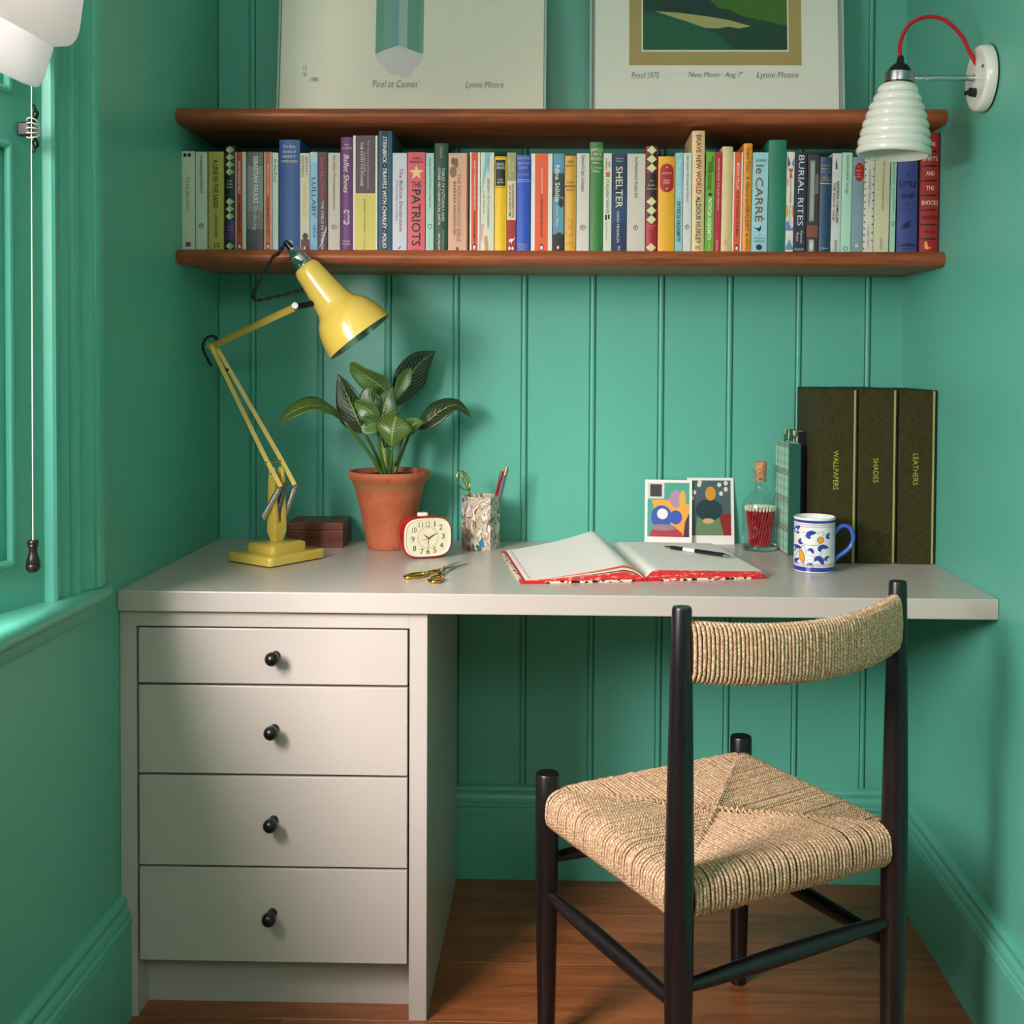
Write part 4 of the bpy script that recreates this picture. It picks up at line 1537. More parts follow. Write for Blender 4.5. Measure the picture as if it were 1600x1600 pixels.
open_band('painted_band', 0.0035, 0.0120, M_BLUE)
open_band('painted_band', 0.0145, 0.0160, paint(198, 132, 74, 0.2))
open_band('painted_band', 0.0180, 0.0188, M_BLUE)
open_band('painted_band', 0.0905, 0.0915, paint(110, 140, 190, 0.2))
open_band('painted_band', 0.0945, 0.0958, paint(198, 132, 74, 0.2))
open_band('painted_band', 0.0985, 0.1035, M_BLUE)
mb = MB()
ZS = 0.107 / 440.0


def mz(y):
    return 0.107 - (y - 1005) * ZS


def comma(cx, cy, r, rot):
    """scalloped comma leaf in the picture plane of the mug wall"""
    P = []
    for k in range(22):
        t = k / 21
        a = rot + 4.4 * t
        sc_ = r * (1.0 - 0.72 * t) * (1 + 0.16 * (k % 2))
        P.append((cx + sc_ * cos(a), cy - sc_ * sin(a)))
    for k in range(8):
        t = k / 7
        a = rot + 4.4 * (1 - t)
        P.append((cx + r * 0.25 * cos(a) * (1 - t) + r * 0.55 * cos(rot) * t, cy - r * 0.25 * sin(a) * (1 - t) - r * 0.55 * sin(rot) * t))
    return P


for cx, cy, r, rot in ((462, 1112, 34, 1.2), (552, 1146, 40, 0.6), (486, 1200, 24, 1.6), (446, 1262, 34, 0.3), (546, 1264, 27, -0.6), (636, 1250, 38, 0.2), (604, 1338, 42, -0.7), (456, 1362, 24, 1.0), (542, 1382, 22, 0.2), (676, 1330, 22, 0.8), (690, 1150, 24, 1.4)):
    P = comma(cx, cy, r * 1.3, rot)
    mb.poly([cyl((x - 583) / 158, mz(y), 0.0005) for x, y in P])
mb.build('painted_leaves', M_BLUE, mb_body, fix=False)
mb = MB()
for pts in ([(480, 1190), (520, 1215), (600, 1215), (625, 1195)], [(480, 1190), (510, 1240), (530, 1290), (600, 1310), (670, 1330)], [(440, 1320), (470, 1250), (500, 1220)], [(500, 1390), (560, 1360), (620, 1300), (640, 1270)], [(600, 1120), (640, 1105), (655, 1125), (640, 1140)], [(490, 1120), (515, 1115), (525, 1140), (505, 1150)], [(560, 1330), (530, 1340), (545, 1365), (590, 1400)]):
    P = catmull([Vector((x, y, 0)) for x, y in pts], 6)
    for a, b in zip(P, P[1:]):
        t = (b - a).normalized()
        n = Vector((-t.y, t.x, 0)) * 1.6
        mb.poly([cyl((q.x - 583) / 158, mz(q.y), 0.0004) for q in (a - n, b - n, b + n, a + n)])
mb.build('painted_vines', paint(84, 108, 178, 0.2), mb_body, fix=False)
mb = MB()
for cx, cy, rx, ry, rot in ((627, 1172, 21, 25, 0), (490, 1312, 17, 48, 0.2)):
    mb.poly([cyl((cx + (rx * 1.2 * cos(a) * cos(rot) + ry * 1.12 * sin(a) * sin(rot)) - 583) / 158 if False else (cx + rx * 1.2 * cos(a) * cos(rot) + ry * 1.12 * sin(a) * sin(rot) - 583) / 158, mz(cy - rx * 1.2 * cos(a) * sin(rot) + ry * 1.12 * sin(a) * cos(rot)), 0.0005) for a in [2 * pi * k / 24 for k in range(24)]], 1)
    mb.poly([cyl((cx + rx * cos(a) * cos(rot) + ry * sin(a) * sin(rot) - 583) / 158, mz(cy - rx * cos(a) * sin(rot) + ry * sin(a) * cos(rot)), 0.0007) for a in [2 * pi * k / 24 for k in range(24)]], 0)
mb.build('painted_ovals', [paint(232, 158, 40, 0.2), paint(46, 52, 96, 0.2)], mb_body, fix=False)
ha = radians(-8)
hd = Vector((cos(ha), sin(ha), 0))
hp = [hd * 0.0385 + Vector((0, 0, 0.074)), hd * 0.046 + Vector((0, 0, 0.086)), hd * 0.058 + Vector((0, 0, 0.0905)), hd * 0.0700 + Vector((0, 0, 0.084)), hd * 0.0745 + Vector((0, 0, 0.068)), hd * 0.0700 + Vector((0, 0, 0.051)), hd * 0.0570 + Vector((0, 0, 0.037)), hd * 0.0450 + Vector((0, 0, 0.029)), hd * 0.0385 + Vector((0, 0, 0.020))]
MB().tube(catmull(hp, 5), 0.0056, 14, flat=(0.75, 1.3)).build('handle', paint(58, 92, 190, 0.16, 0.0, 0.5, 0.5), mug, smooth=True, angle=180)

# ================================================================== NOTEBOOKS AND FOLIO BOXES
def mat_plaid():
    t = NT('green_plaid_paper')
    tc = t.t.nodes.new('ShaderNodeTexCoord')
    sep = t.t.nodes.new('ShaderNodeSeparateXYZ')
    t.link(tc.outputs['Object'], sep.inputs[0])

    def lines(sock, freq, width, ph=0.0):
        f = t.math('FRACT', t.math('ADD', t.math('MULTIPLY', sock, freq), ph))
        return t.math('LESS_THAN', f, width)
    c = t.mix(t.math('MULTIPLY', lines(sep.outputs[2], 55, 0.5), 0.5), rgb(128, 184, 156), rgb(182, 204, 184))
    c = t.mix(t.math('MULTIPLY', lines(sep.outputs[1], 40, 0.18), 0.8), c, rgb(196, 214, 196))
    c = t.mix(t.math('MULTIPLY', lines(sep.outputs[1], 20, 0.08, 0.3), 0.8), c, rgb(64, 130, 104))
    g = t.math('MULTIPLY', lines(sep.outputs[2], 16.5, 0.24, 0.2), lines(sep.outputs[2], 200, 0.45))
    c = t.mix(g, c, rgb(112, 84, 74))
    t.base(c)
    t.par(Roughness=0.6)
    return t.m


def mat_zigzag():
    t = NT('green_cream_diamond_paper')
    vo = t.t.nodes.new('ShaderNodeTexVoronoi')
    vo.inputs['Scale'].default_value = 1.0
    t.link(t.coord('Object', (100, 100, 55)), vo.inputs['Vector'])
    t.base(t.ramp(vo.outputs['Distance'], [(0.0, rgb(226, 216, 176)), (0.36, rgb(226, 216, 176)), (0.40, rgb(30, 92, 52)), (0.62, rgb(22, 70, 42))], 'CONSTANT'))
    t.par(Roughness=0.55)
    return t.m


def bound_book(name, label, cat, loc, rz, wd, dp, ht, cover_m, spine_m, page_m, board=0.0022, inset=0.003):
    """upright bound volume: local x across the spine, +y away from the viewer"""
    t = thing(name, label, cat, loc, rz)
    MB().box(0, 0.004, 0, board, dp, ht).build('cover', cover_m, t, bevel=0.0006, seg=1)
    MB().box(wd - board, 0.004, 0, wd, dp, ht).build('cover', cover_m, t, bevel=0.0006, seg=1)
    MB().box(-0.0004, 0, 0, wd + 0.0004, 0.0045, ht).build('spine', spine_m, t, bevel=0.0012)
    MB().box(board, 0.0046, inset, wd - board, dp - inset, ht - inset).build('page_block', page_m, t)
    return t


bound_book('plaid_notebook', 'upright notebook with green plaid cover and dark green spine beside the bottle', 'notebook', (1.2725, -0.1650, ZD), radians(4.5), 0.0255, 0.112, 0.2390, mat_plaid(), paint(24, 88, 70, 0.6), paint(150, 180, 160, 0.8))
bound_book('patterned_notebook', 'upright notebook with green diamond pattern, dark spine and red-edged pages', 'notebook', (1.2985, -0.1290, ZD), radians(6.0), 0.0160, 0.105, 0.2630, mat_zigzag(), paint(26, 22, 34, 0.55), paint(196, 52, 48, 0.7))


def mat_buckram():
    t = NT('olive_book_linen')
    a = t.noise(t.coord('Object', (900, 900, 60)), 1, 2)
    b_ = t.noise(t.coord('Object', (60, 60, 900)), 1, 2)
    s_ = t.math('ADD', a.outputs['Fac'], b_.outputs['Fac'])
    t.base(t.ramp(s_, [(0.80, rgb(28, 26, 6)), (1.20, rgb(62, 57, 24))]))
    t.ramp
    t.par(Roughness=0.8, Specular_IOR_Level=0.25)
    t.bump(s_, 0.3, 0.0008)
    return t.m


M_BUCK = mat_buckram()
M_FEDGE = paint(158, 158, 96, 0.6)
M_GOLD = paint(212, 190, 60, 0.35, 0.3)
for word, x0, x1, y0, ht in (('WALLPAPERS', 1.3150, 1.3940, -0.2580, 0.3580), ('SHADES', 1.3965, 1.4755, -0.2575, 0.3585), ('LEATHERS', 1.4780, 1.5540, -0.2600, 0.3570)):
    w = x1 - x0
    f = thing('folio_box', 'tall olive linen folio box with gold lettering %s on its spine' % word, 'folder', (x0, y0, ZD), 0.0, 'olive folio boxes on the desk')
    del f['group']
    MB().box(0, 0, 0, w - 0.0090, 0.228, ht).build('box_case', M_BUCK, f, bevel=0.0016)
    MB().box(w - 0.0088, 0.0015, 0.001, w - 0.0036, 0.224, ht - 0.002).build('box_edge', M_FEDGE, f, bevel=0.0008, seg=1)
    MB().box(w - 0.0034, 0.004, 0.0, w, 0.228, ht).build('box_lid', paint(44, 42, 26, 0.8), f, bevel=0.0008, seg=1)
    mb = MB()
    zc = {'WALLPAPERS': 0.192, 'SHADES': 0.192, 'LEATHERS': 0.195}[word]
    ln = {'WALLPAPERS': 0.080, 'SHADES': 0.050, 'LEATHERS': 0.064}[word]
    letter(mb, word, lambda a, b: ((w - 0.009) / 2 + b, -0.0004, zc - a), ln, 0.0105, 0, -0.004, 0.0, False)
    mb.build('spine_lettering', M_GOLD, f, fix=False)

# ================================================================== WALL LAMP
WL = Vector((W, -0.5050, 1.7050))
wl = thing('wall_lamp', 'white ribbed china wall lamp with red flex and round wall plate', 'lamp', WL)
M_CHINA = paint(236, 234, 224, 0.10, 0.0, 0.5, 0.7)
Mx = Matrix.Rotation(-pi / 2, 4, 'Y')               # local z -> -x (out of the wall)
MB().lathe([(0.0580, 0.0003), (0.0605, 0.0016), (0.0605, 0.0030), (0.0580, 0.0032)], 48).xf(Mx).build('wall_gasket', M_BLACK, wl, smooth=True, angle=40)
MB().lathe([(0.0595, 0.0030), (0.0600, 0.008), (0.0590, 0.017), (0.0560, 0.0215), (0.0510, 0.0225), (0.0470, 0.0222), (0.030, 0.0230), (0.0005, 0.0236)], 56).xf(Mx).build('wall_plate', M_CHINA, wl, smooth=True, angle=60)
AXX = -0.1595
MB().tube([(-0.020, 0, 0), (-0.026, 0, 0)], 0.0075, 16).build('arm_collar', M_CHROME, wl, smooth=True, angle=40)
MB().tube([(-0.022, 0, 0), (-0.100, 0, 0.0005)], 0.0055, 16).build('arm', M_CHROME, wl, smooth=True, angle=40)
MB().tube([(-0.098, 0, 0), (-0.106, 0, 0), (-0.114, 0, 0), (-0.124, 0, 0), (AXX + 0.026, 0, 0.0)], [0.0050, 0.0065, 0.0045, 0.0060, 0.0040], 12, flat=(1.0, 0.55)).build('clamp', M_CHROME, wl, smooth=True)
MB().tube([(-0.113, -0.004, -0.009), (-0.113, -0.004, 0.021)], 0.0012, 8).build('thumb_screw', M_CHROME, wl, smooth=True)
MT = Matrix.Translation((AXX, 0, 0.0)) @ Matrix.Rotation(radians(3.5), 4, 'Y')
MB().lathe([(0.0245, -0.0085), (0.0265, -0.0080), (0.0270, 0.0), (0.0268, 0.0085), (0.0245, 0.0090)], 40, close=True).xf(MT).build('clamp_ring', M_STEEL, wl, smooth=True, angle=40)
MB().lathe([(0.0262, -0.0120), (0.0268, -0.0090), (0.0240, -0.0080), (0.0235, 0.0080), (0.0200, 0.0150), (0.0170, 0.0205), (0.0120, 0.0245), (0.0075, 0.0270), (0.0068, 0.0310), (0.0050, 0.0400)], 36).xf(MT).build('lampholder', M_BLACK, wl, smooth=True, angle=50)
ribs = []
NR = 8
H0, H1 = -0.0110, -0.1400


def bell(t):
    ks = [(0.0, 0.46), (0.14, 0.585), (0.37, 0.76), (0.6, 0.89), (0.83, 0.97), (1.0, 1.0)]
    for (a, p), (b, q) in zip(ks, ks[1:]):
        if t <= b:
            return 0.0655 * (p + (q - p) * (t - a) / (b - a))
    return 0.0655


for k in range(NR * 8 + 1):
    t = k / (NR * 8)
    z = H0 + (H1 - H0) * t
    lob = abs(sin(pi * t * NR))
    ribs.append((bell(t) - 0.0022 + 0.0040 * lob ** 0.7, z))
inner = [(r - 0.0045, z) for r, z in [(bell(k / 16) - 0.0005, H0 + (H1 - H0) * k / 16) for k in range(17)]]
shade_prof = [(0.012, H0)] + ribs + list(reversed(inner))
MB().lathe(shade_prof, 64).xf(MT).build('lamp_shade', M_CHINA, wl, smooth=True, angle=80)
MB().lathe([(0.011, -0.012), (0.0125, -0.040), (0.020, -0.058), (0.0225, -0.075), (0.018, -0.092), (0.0005, -0.100)], 24).xf(MT).build('bulb', paint(238, 236, 228, 0.25), wl, smooth=True)
fx = [Vector((AXX + 0.002, 0, 0.036)), Vector((AXX + 0.001, 0, 0.062)), Vector((AXX + 0.015, 0, 0.094)), Vector((AXX + 0.045, 0, 0.110)), Vector((AXX + 0.080, 0, 0.105)), Vector((AXX + 0.110, 0, 0.078)), Vector((AXX + 0.126, 0, 0.048)), Vector((-0.020, 0, 0.024))]
MB().tube(catmull(fx, 8), 0.0036, 12).build('flex', paint(176, 14, 26, 0.75), wl, smooth=True, angle=180)
MB().box(-0.0245, -0.006, 0.040, -0.0215, 0.006, 0.049).build('plate_label', paint(150, 150, 138, 0.4), wl)
MB().tube([(-0.022, -0.004, -0.027), (-0.034, -0.006, -0.026), (-0.036, -0.006, -0.027), (-0.043, -0.007, -0.029)], [0.0085, 0.0080, 0.0045, 0.0035], 14).build('switch', M_BLACK, wl, smooth=True, angle=40)
MB().lathe([(0.0034, 0.0225), (0.0034, 0.0240), (0.0022, 0.0243)], 14, 0, (0, 0, 0)).xf(Matrix.Translation((0, -0.040, 0.012)) @ Mx).build('screw', M_STEEL, wl, smooth=True)

# ================================================================== FRAMED PRINTS ON THE UPPER SHELF
def framed_print(label, x0, x1, sheet, pics, texts, paper):
    """clear box frame leaning back on the wall; coordinates u (m from x0), v (m above the shelf)"""
    w, h = x1 - x0, 0.78
    t = thing('framed_print', label, 'picture', (x0, -0.1080, SHELF_HI), 0.0)
    lean = Matrix.Translation((0, 0, 0.0006)) @ Matrix.Rotation(radians(-6.6), 4, 'X')
    MB().box(0.004, 0.006, 0, w - 0.004, 0.016, h).xf(lean).build('backing_board', paint(150, 160, 150, 0.7), t)
    MB().box(0, 0.0, 0, 0.0045, 0.018, h).merge(MB().box(w - 0.0045, 0.0, 0, w, 0.018, h)).merge(MB().box(0, 0.0, h - 0.0045, w, 0.018, h)).xf(lean).build('clear_edge', paint(168, 196, 180, 0.12), t)
    sh = MB().box(sheet, 0.0040, 0.0005, w - sheet, 0.0052, h - 0.006).xf(lean).build('print_sheet', paint(*paper, 0.8), t)
    MB().poly([(0.0046, 0.0012, 0.0), (w - 0.0046, 0.0012, 0.0), (w - 0.0046, 0.0012, h - 0.005), (0.0046, 0.0012, h - 0.005)]).xf(lean).build('glazing', M_GLASS_PANE, t, fix=False)
    mb, mats = MB(), []
    for k, (col, pts) in enumerate(pics):
        mats.append(col if isinstance(col, bpy.types.Material) else paint(*col, 0.8))
        mb.poly([(u, 0.0038 - 0.00005 * k, v) for u, v in pts], k)
    mb.xf(lean).build('printed_image', mats, sh, fix=False)
    mb = MB()
    for s, uc, vc, ww, hh in texts:
        letter(mb, s, lambda a, b: (uc + a, 0.0030, vc + b), ww, hh, 0, -0.012, 0.25, False)
    mb.xf(lean).build('handwriting', paint(60, 62, 58, 0.8), sh, fix=False)
    return t


def tint(a, b):
    return a


X0 = 0.1590


def pu(x):
    return x - X0


def pv(z):
    return (z - SHELF_HI) / cos(radians(6.6))


cl_ = [(0.3735, 1.858), (0.3760, 1.846), (0.384, 1.838), (0.392, 1.832), (0.397, 1.822), (0.410, 1.812), (0.424, 1.811), (0.434, 1.806), (0.446, 1.806), (0.455, 1.814), (0.458, 1.826), (0.468, 1.833), (0.474, 1.842), (0.4789, 1.858), (0.424, 1.8778)]
framed_print('large framed print of a blue green column above a white cloud shape on cream paper', X0, 0.7487, 0.006, [
    ((222, 214, 214), [(pu(x), pv(z)) for x, z in cl_]),
    ((110, 162, 140), [(pu(0.3735), pv(1.858)), (pu(0.391), pv(1.866)), (pu(0.391), 0.62), (pu(0.3735), 0.62)]),
    ((126, 172, 158), [(pu(0.391), pv(1.866)), (pu(0.410), pv(1.873)), (pu(0.410), 0.62), (pu(0.391), 0.62)]),
    ((118, 166, 166), [(pu(0.410), pv(1.873)), (pu(0.424), pv(1.8778)), (pu(0.424), 0.62), (pu(0.410), 0.62)]),
    ((160, 192, 188), [(pu(0.424), pv(1.8778)), (pu(0.443), pv(1.871)), (pu(0.443), 0.62), (pu(0.424), 0.62)]),
    ((104, 158, 140), [(pu(0.443), pv(1.871)), (pu(0.470), pv(1.861)), (pu(0.470), 0.62), (pu(0.443), 0.62)]),
    ((118, 170, 154), [(pu(0.470), pv(1.861)), (pu(0.4789), pv(1.858)), (pu(0.4789), 0.62), (pu(0.470), 0.62)]),
], [("'Pool at Cannes'", pu(0.420), pv(1.792), 0.104, 0.016), ('Lynne Moore', pu(0.6145), pv(1.788), 0.083, 0.019), ('15', pu(0.2190), pv(1.828), 0.009, 0.010), ('18', pu(0.2180), pv(1.812), 0.009, 0.010), ('/', pu(0.2185), pv(1.820), 0.012, 0.004), ('1980', pu(0.2400), pv(1.8015), 0.018, 0.010)], (240, 234, 214))
X0 = 0.8434
framed_print('framed print of green hills and a pale lake inside a tan border', X0, 1.3962, 0.012, [
    ((178, 156, 96), [(pu(0.9295), pv(1.8335)), (pu(1.3047), pv(1.8335)), (pu(1.3047), 0.66), (pu(0.9295), 0.66)]),
    ((226, 226, 208), [(pu(0.9565), pv(1.8640)), (pu(1.2770), pv(1.8640)), (pu(1.2770), 0.60), (pu(0.9565), 0.60)]),
    ((10, 66, 48), [(pu(0.9598), pv(1.8681)), (pu(1.2738), pv(1.8681)), (pu(1.2738), 0.59), (pu(0.9598), 0.59)]),
    ((62, 112, 30), [(pu(1.10), 0.59), (pu(1.10), pv(1.985)), (pu(1.125), pv(1.962)), (pu(1.150), pv(1.958)), (pu(1.170), pv(1.945)), (pu(1.2738), pv(1.922)), (pu(1.2738), 0.59)]),
    ((6, 58, 52), [(pu(0.985), pv(1.955)), (pu(1.010), pv(1.975)), (pu(1.035), pv(2.00)), (pu(1.085), pv(2.00)), (pu(1.115), pv(1.965)), (pu(1.150), pv(1.955)), (pu(1.2), pv(1.935)), (pu(1.10), pv(1.930))]),
    ((174, 170, 110), [(pu(0.985), pv(1.955)), (pu(1.04), pv(1.951)), (pu(1.10), pv(1.943)), (pu(1.15), pv(1.934)), (pu(1.195), pv(1.921)), (pu(1.170), pv(1.916)), (pu(1.145), pv(1.920)), (pu(1.125), pv(1.916)), (pu(1.095), pv(1.917)), (pu(1.06), pv(1.930))]),
    ((14, 92, 66), [(pu(0.9598), pv(1.8681)), (pu(1.16), pv(1.8681)), (pu(1.13), pv(1.897)), (pu(1.095), pv(1.915)), (pu(1.05), pv(1.934)), (pu(0.99), pv(1.950)), (pu(0.9598), pv(1.953))]),
], [('Proof 1975', pu(0.965), pv(1.8113), 0.060, 0.014), ("'New Moon · Aug 7'", pu(1.117), pv(1.8113), 0.118, 0.016), ('Lynne Moore', pu(1.2515), pv(1.8105), 0.090, 0.018)], (238, 236, 222))

# ================================================================== ROMAN BLIND, CORD AND CLEAT
bl = thing('roman_blind', 'natural linen roman blind gathered in soft folds over the window', 'blind', (0.0, -1.70, 1.90))
Y0, Y1 = -0.930, -2.575


def fold_sheet(name, prof, ya, yb, round_=0.07, lift=0.06, wob=0.006, thick=0.0012):
    P = catmull([Vector((x, 0, z)) for x, z in prof], 5)
    n = len(P) - 1
    zt = P[0].z

    def fn(u, v):
        y = ya + (yb - ya) * v
        p = P[int(round(u * n))]
        e = min(abs(y - ya), abs(y - yb))
        k = 0.0
        if e < round_:
            k = 1 - math.sqrt(max(0.0, 1 - (1 - e / round_) ** 2))
        s = min(1.0, max(0.0, (zt - p.z) / (zt - min(q.z for q in P))))
        z = p.z + lift * k * s ** 2 + wob * sin(7 * y + 3 * u) * s
        x = p.x + wob * 0.8 * sin(5 * y + 1.3) * s - 0.010 * k * s
        return (x, y + 1.70, z - 1.90)
    o = MB().grid(fn, n, 44).build(name, M_LINEN, bl, smooth=True, angle=180, fix=False)
    return o


fold_sheet('upper_fold', [(0.012, 2.29), (0.018, 2.05), (0.040, 1.86), (0.078, 1.74), (0.094, 1.670), (0.088, 1.632), (0.068, 1.622), (0.046, 1.650), (0.030, 1.700), (0.022, 1.740)], Y0, Y1, 0.075, 0.075)
fold_sheet('lower_fold', [(0.022, 1.740), (0.034, 1.690), (0.046, 1.640), (0.047, 1.598), (0.034, 1.570), (0.016, 1.580), (0.004, 1.620), (0.000, 1.680)], Y0 - 0.006, Y1, 0.055, 0.050)
MB().box(0.002, Y1, 2.285, 0.030, Y0, 2.325).xf(Matrix.Translation((0, 1.70, -1.90))).build('headrail', M_LINEN, bl)
co = thing('blind_cord', 'white blind cord with a turned dark wooden acorn pull hanging by the window', 'cord', (0.0120, -0.9480, 0.872))
MB().tube([(0, 0.0055, 0.75), (0, 0.003, 0.60), (0, 0, 0.045)], 0.0009, 6).build('cord', paint(226, 222, 210, 0.8), co, smooth=True)
MB().lathe([(0.0005, 0.0), (0.006, 0.001), (0.0100, 0.005), (0.0108, 0.010), (0.0095, 0.0125), (0.0102, 0.014), (0.0085, 0.022), (0.0060, 0.030), (0.0058, 0.036), (0.0080, 0.040), (0.0070, 0.042), (0.0086, 0.045), (0.0070, 0.048), (0.0005, 0.048)], 24).build('acorn_pull', paint(36, 22, 20, 0.3), co, smooth=True, angle=50)
ck = thing('cord_cleat', 'dark metal cord cleat with white cord wound round it below the blind', 'cleat', (0.0005, -0.9350, 1.5250))
cp = M4((0, 0, 0), (1, 0, 0), (0, 1, 0))
MB().tube(catmull([(0.010, -0.002, -0.034), (0.014, 0.0, -0.022), (0.006, 0.0, -0.008), (0.006, 0.0, 0.008), (0.014, 0.0, 0.022), (0.010, 0.002, 0.036)], 5), [0.0022] * 4 + [0.0045] * 18 + [0.0022] * 4, 8).build('cleat_horns', M_BLACK, ck, smooth=True, angle=180)
MB().box(-0.012, -0.006, -0.010, 0.008, 0.006, 0.010).build('cleat_base', M_BLACK, ck, bevel=0.002)
mb = MB()
for k in range(5):
    z = -0.010 + 0.005 * k
    pts, rs = loop_handle((0.010, 0, z), 0.0080, 0.0120, (1, 0, 0), (0, 1, 0.4 - 0.2 * k), 0.0011, 0.0011)
    mb.tube(pts, rs, 5)
mb.build('wound_cord', paint(214, 208, 194, 0.85), ck, smooth=True, angle=180)

# ================================================================== BOOKS ON THE LOWER SHELF
SPY = -0.250                      # plane of the spines


def bxm(px):
    """shelf position (m) of a spine edge measured along the row"""
    d = px - 285.0
    return 0.0022 + 0.0013365 * d - 1.83e-8 * d * d


def bzm(py):
    """height above the shelf of a book top"""
    return (1.6125 - SHELF_LO) + (240.0 - py) * 0.001312


M_PAPER = paint(214, 200, 172, 0.85)


def star_pts(cx, cy, r, n=5, q=0.42):
    return [(cx + (r if k % 2 == 0 else r * q) * sin(pi * k / n), cy + (r if k % 2 == 0 else r * q) * cos(pi * k / n)) for k in range(2 * n)]


def book(px0, px1, py, col, label, deco=(), hard=False, depth=None, lean=0.0, rough=0.5, side=None):
    """px0..px1 spine along the shelf, py top; deco in spine fractions (u across, v from the top)"""
    x0, x1 = bxm(px0) + 0.00025, min(bxm(px1), W - 0.0012) - 0.00025
    w, h = x1 - x0, bzm(py)
    dp = depth or (0.150 if hard else 0.128)
    name = 'hardback_book' if hard else 'paperback_book'
    t = thing(name, label, 'book', (x0, SPY, SHELF_LO), 0.0)
    if lean:
        t.rotation_euler = (0, radians(lean), 0)
    cm = paint(*col, rough)
    bulge = min(0.0035, w * 0.16) if hard else min(0.0007, w * 0.03)
    bd = 0.0022 if hard else 0.0004

    def sy(u):
        return bulge * (2 * u - 1) ** 2      # 0 at the crown of the spine, deeper at the joints

    NSEG = 8 if hard else 4
    out = [(w * k / NSEG, sy(k / NSEG)) for k in range(NSEG + 1)]
    inn = [(bd + (w - 2 * bd) * k / NSEG, sy(k / NSEG) + bd + 0.0004) for k in range(NSEG + 1)]
    poly = out + [(w, dp), (w - bd, dp)] + list(reversed(inn)) + [(bd, dp), (0, dp)]
    MB().extrude(poly, lambda p, z: (p[0], p[1], z), 0.0, h).build('cover', [cm] if not side else [cm], t, smooth=True, angle=40)
    ins = 0.003 if hard else 0.0003
    MB().box(bd + 0.0002, bulge + bd + 0.0008, ins, w - bd - 0.0002, dp - ins - 0.001, h - ins).build('page_block', M_PAPER, t)
    def sp(u, v, e):
        return (u * w, sy(min(1, max(0, u))) - e, h * (1 - v))

    def strips(pts):
        """cut an outline into upright strips so that it follows the rounded spine"""
        out = []
        for k in range(8):
            q = pts
            for lim, sgn in ((k / 8, 1), ((k + 1) / 8, -1)):
                r = []
                for a, b in zip(q, q[1:] + q[:1]):
                    ia, ib = sgn * (a[0] - lim) >= 0, sgn * (b[0] - lim) >= 0
                    if ia:
                        r.append(a)
                    if ia != ib:
                        f = (lim - a[0]) / (b[0] - a[0])
                        r.append((lim, a[1] + (b[1] - a[1]) * f))
                q = r
                if not q:
                    break
            if len(q) > 2:
                out.append(q)
        return out

    for k, item in enumerate(deco):
        group = item if isinstance(item, list) else [item]
        mb, mats = MB(), []
        nm = {'r': 'spine_panel', 't': 'spine_lettering', 'h': 'spine_lettering'}.get(group[0][0], 'spine_emblem')
        for g, d in enumerate(group):
            kind = d[0]
            c = d[5] if kind in 'reh' else d[2] if kind == 'p' else d[4] if kind == 's' else d[6]
            m = paint(*c, 0.5)
            if m not in mats:
                mats.append(m)
            i_ = mats.index(m)
            e = 0.00030 + 0.00002 * k + 0.00003 * g
            if kind == 'r':                       # band: u0, u1, v0, v1, colour
                _, u0, u1, v0, v1, c = d
                for pts in strips([(u0, v0), (u1, v0), (u1, v1), (u0, v1)]):
                    mb.poly([sp(u, v, e - 0.00018) for u, v in pts], i_)
            elif kind == 'p':                     # outline: points (u, v), colour
                for pts in strips(list(d[1])):
                    mb.poly([sp(u, v, e) for u, v in pts], i_)
            elif kind == 'e':                     # ellipse: uc, vc, ru (of width), rv (of height), colour
                _, uc, vc, ru, rv, c = d
                for pts in strips([(uc + ru * cos(2 * pi * q / 20), vc + rv * sin(2 * pi * q / 20)) for q in range(20)]):
                    mb.poly([sp(u, v, e) for u, v in pts], i_)
            elif kind == 's':                     # star: uc, vc, radius (of width), colour
                _, uc, vc, r, c = d
                mb.poly([sp(uc + a, vc - b * w / h, e) for a, b in star_pts(0, 0, r)], i_)
            elif kind == 't':                     # lettering running down: text, v0, v1, uc, height (of width), colour[, bold, shear]
                s, v0, v1, uc, ch, c = d[1:7]
                vc = (v0 + v1) / 2
                letter(mb, s, lambda a, b: sp(uc + b / w, vc + a / h, 0.0010), (v1 - v0) * h, ch * w, i_, d[7] if len(d) > 7 else 0.0, d[8] if len(d) > 8 else 0.0, False)
            elif kind == 'h':                     # lettering across: text, vc, width (of w), height (of h), colour[, bold, shear]
                s, vc, ww, hh, c = d[1:6]
                letter(mb, s, lambda a, b: sp(0.5 + a / w, vc - b / h, 0.0010), ww * w, hh * h, i_, d[6] if len(d) > 6 else 0.0, d[7] if len(d) > 7 else 0.0, False)
        if mb.f:
            mb.build(nm, mats, t, fix=False)
    return t


BK, WH, CR, GD = (26, 24, 24), (238, 236, 230), (226, 214, 186), (214, 180, 104)


def bird(v, c=(150, 60, 40), inner=WH, uc=0.5, r=0.24, rv=0.026):
    """publisher's bird in an oval"""
    return [[('e', uc, v, r, rv, c), ('e', uc, v, r * 0.72, rv * 0.78, inner), ('e', uc, v + 0.003, r * 0.38, rv * 0.50, (30, 26, 26)), ('e', uc + 0.02, v + 0.006, r * 0.20, rv * 0.34, inner), ('e', uc, v - rv * 0.48, r * 0.20, rv * 0.20, (30, 26, 26))]]


def small_bird(v, c, uc=0.5, r=0.20):
    return [[('e', uc, v, r, 0.028, (30, 26, 26)), ('e', uc, v + 0.005, r * 0.6, 0.020, WH), ('e', uc, v - 0.026, r * 0.45, 0.009, (30, 26, 26))]]


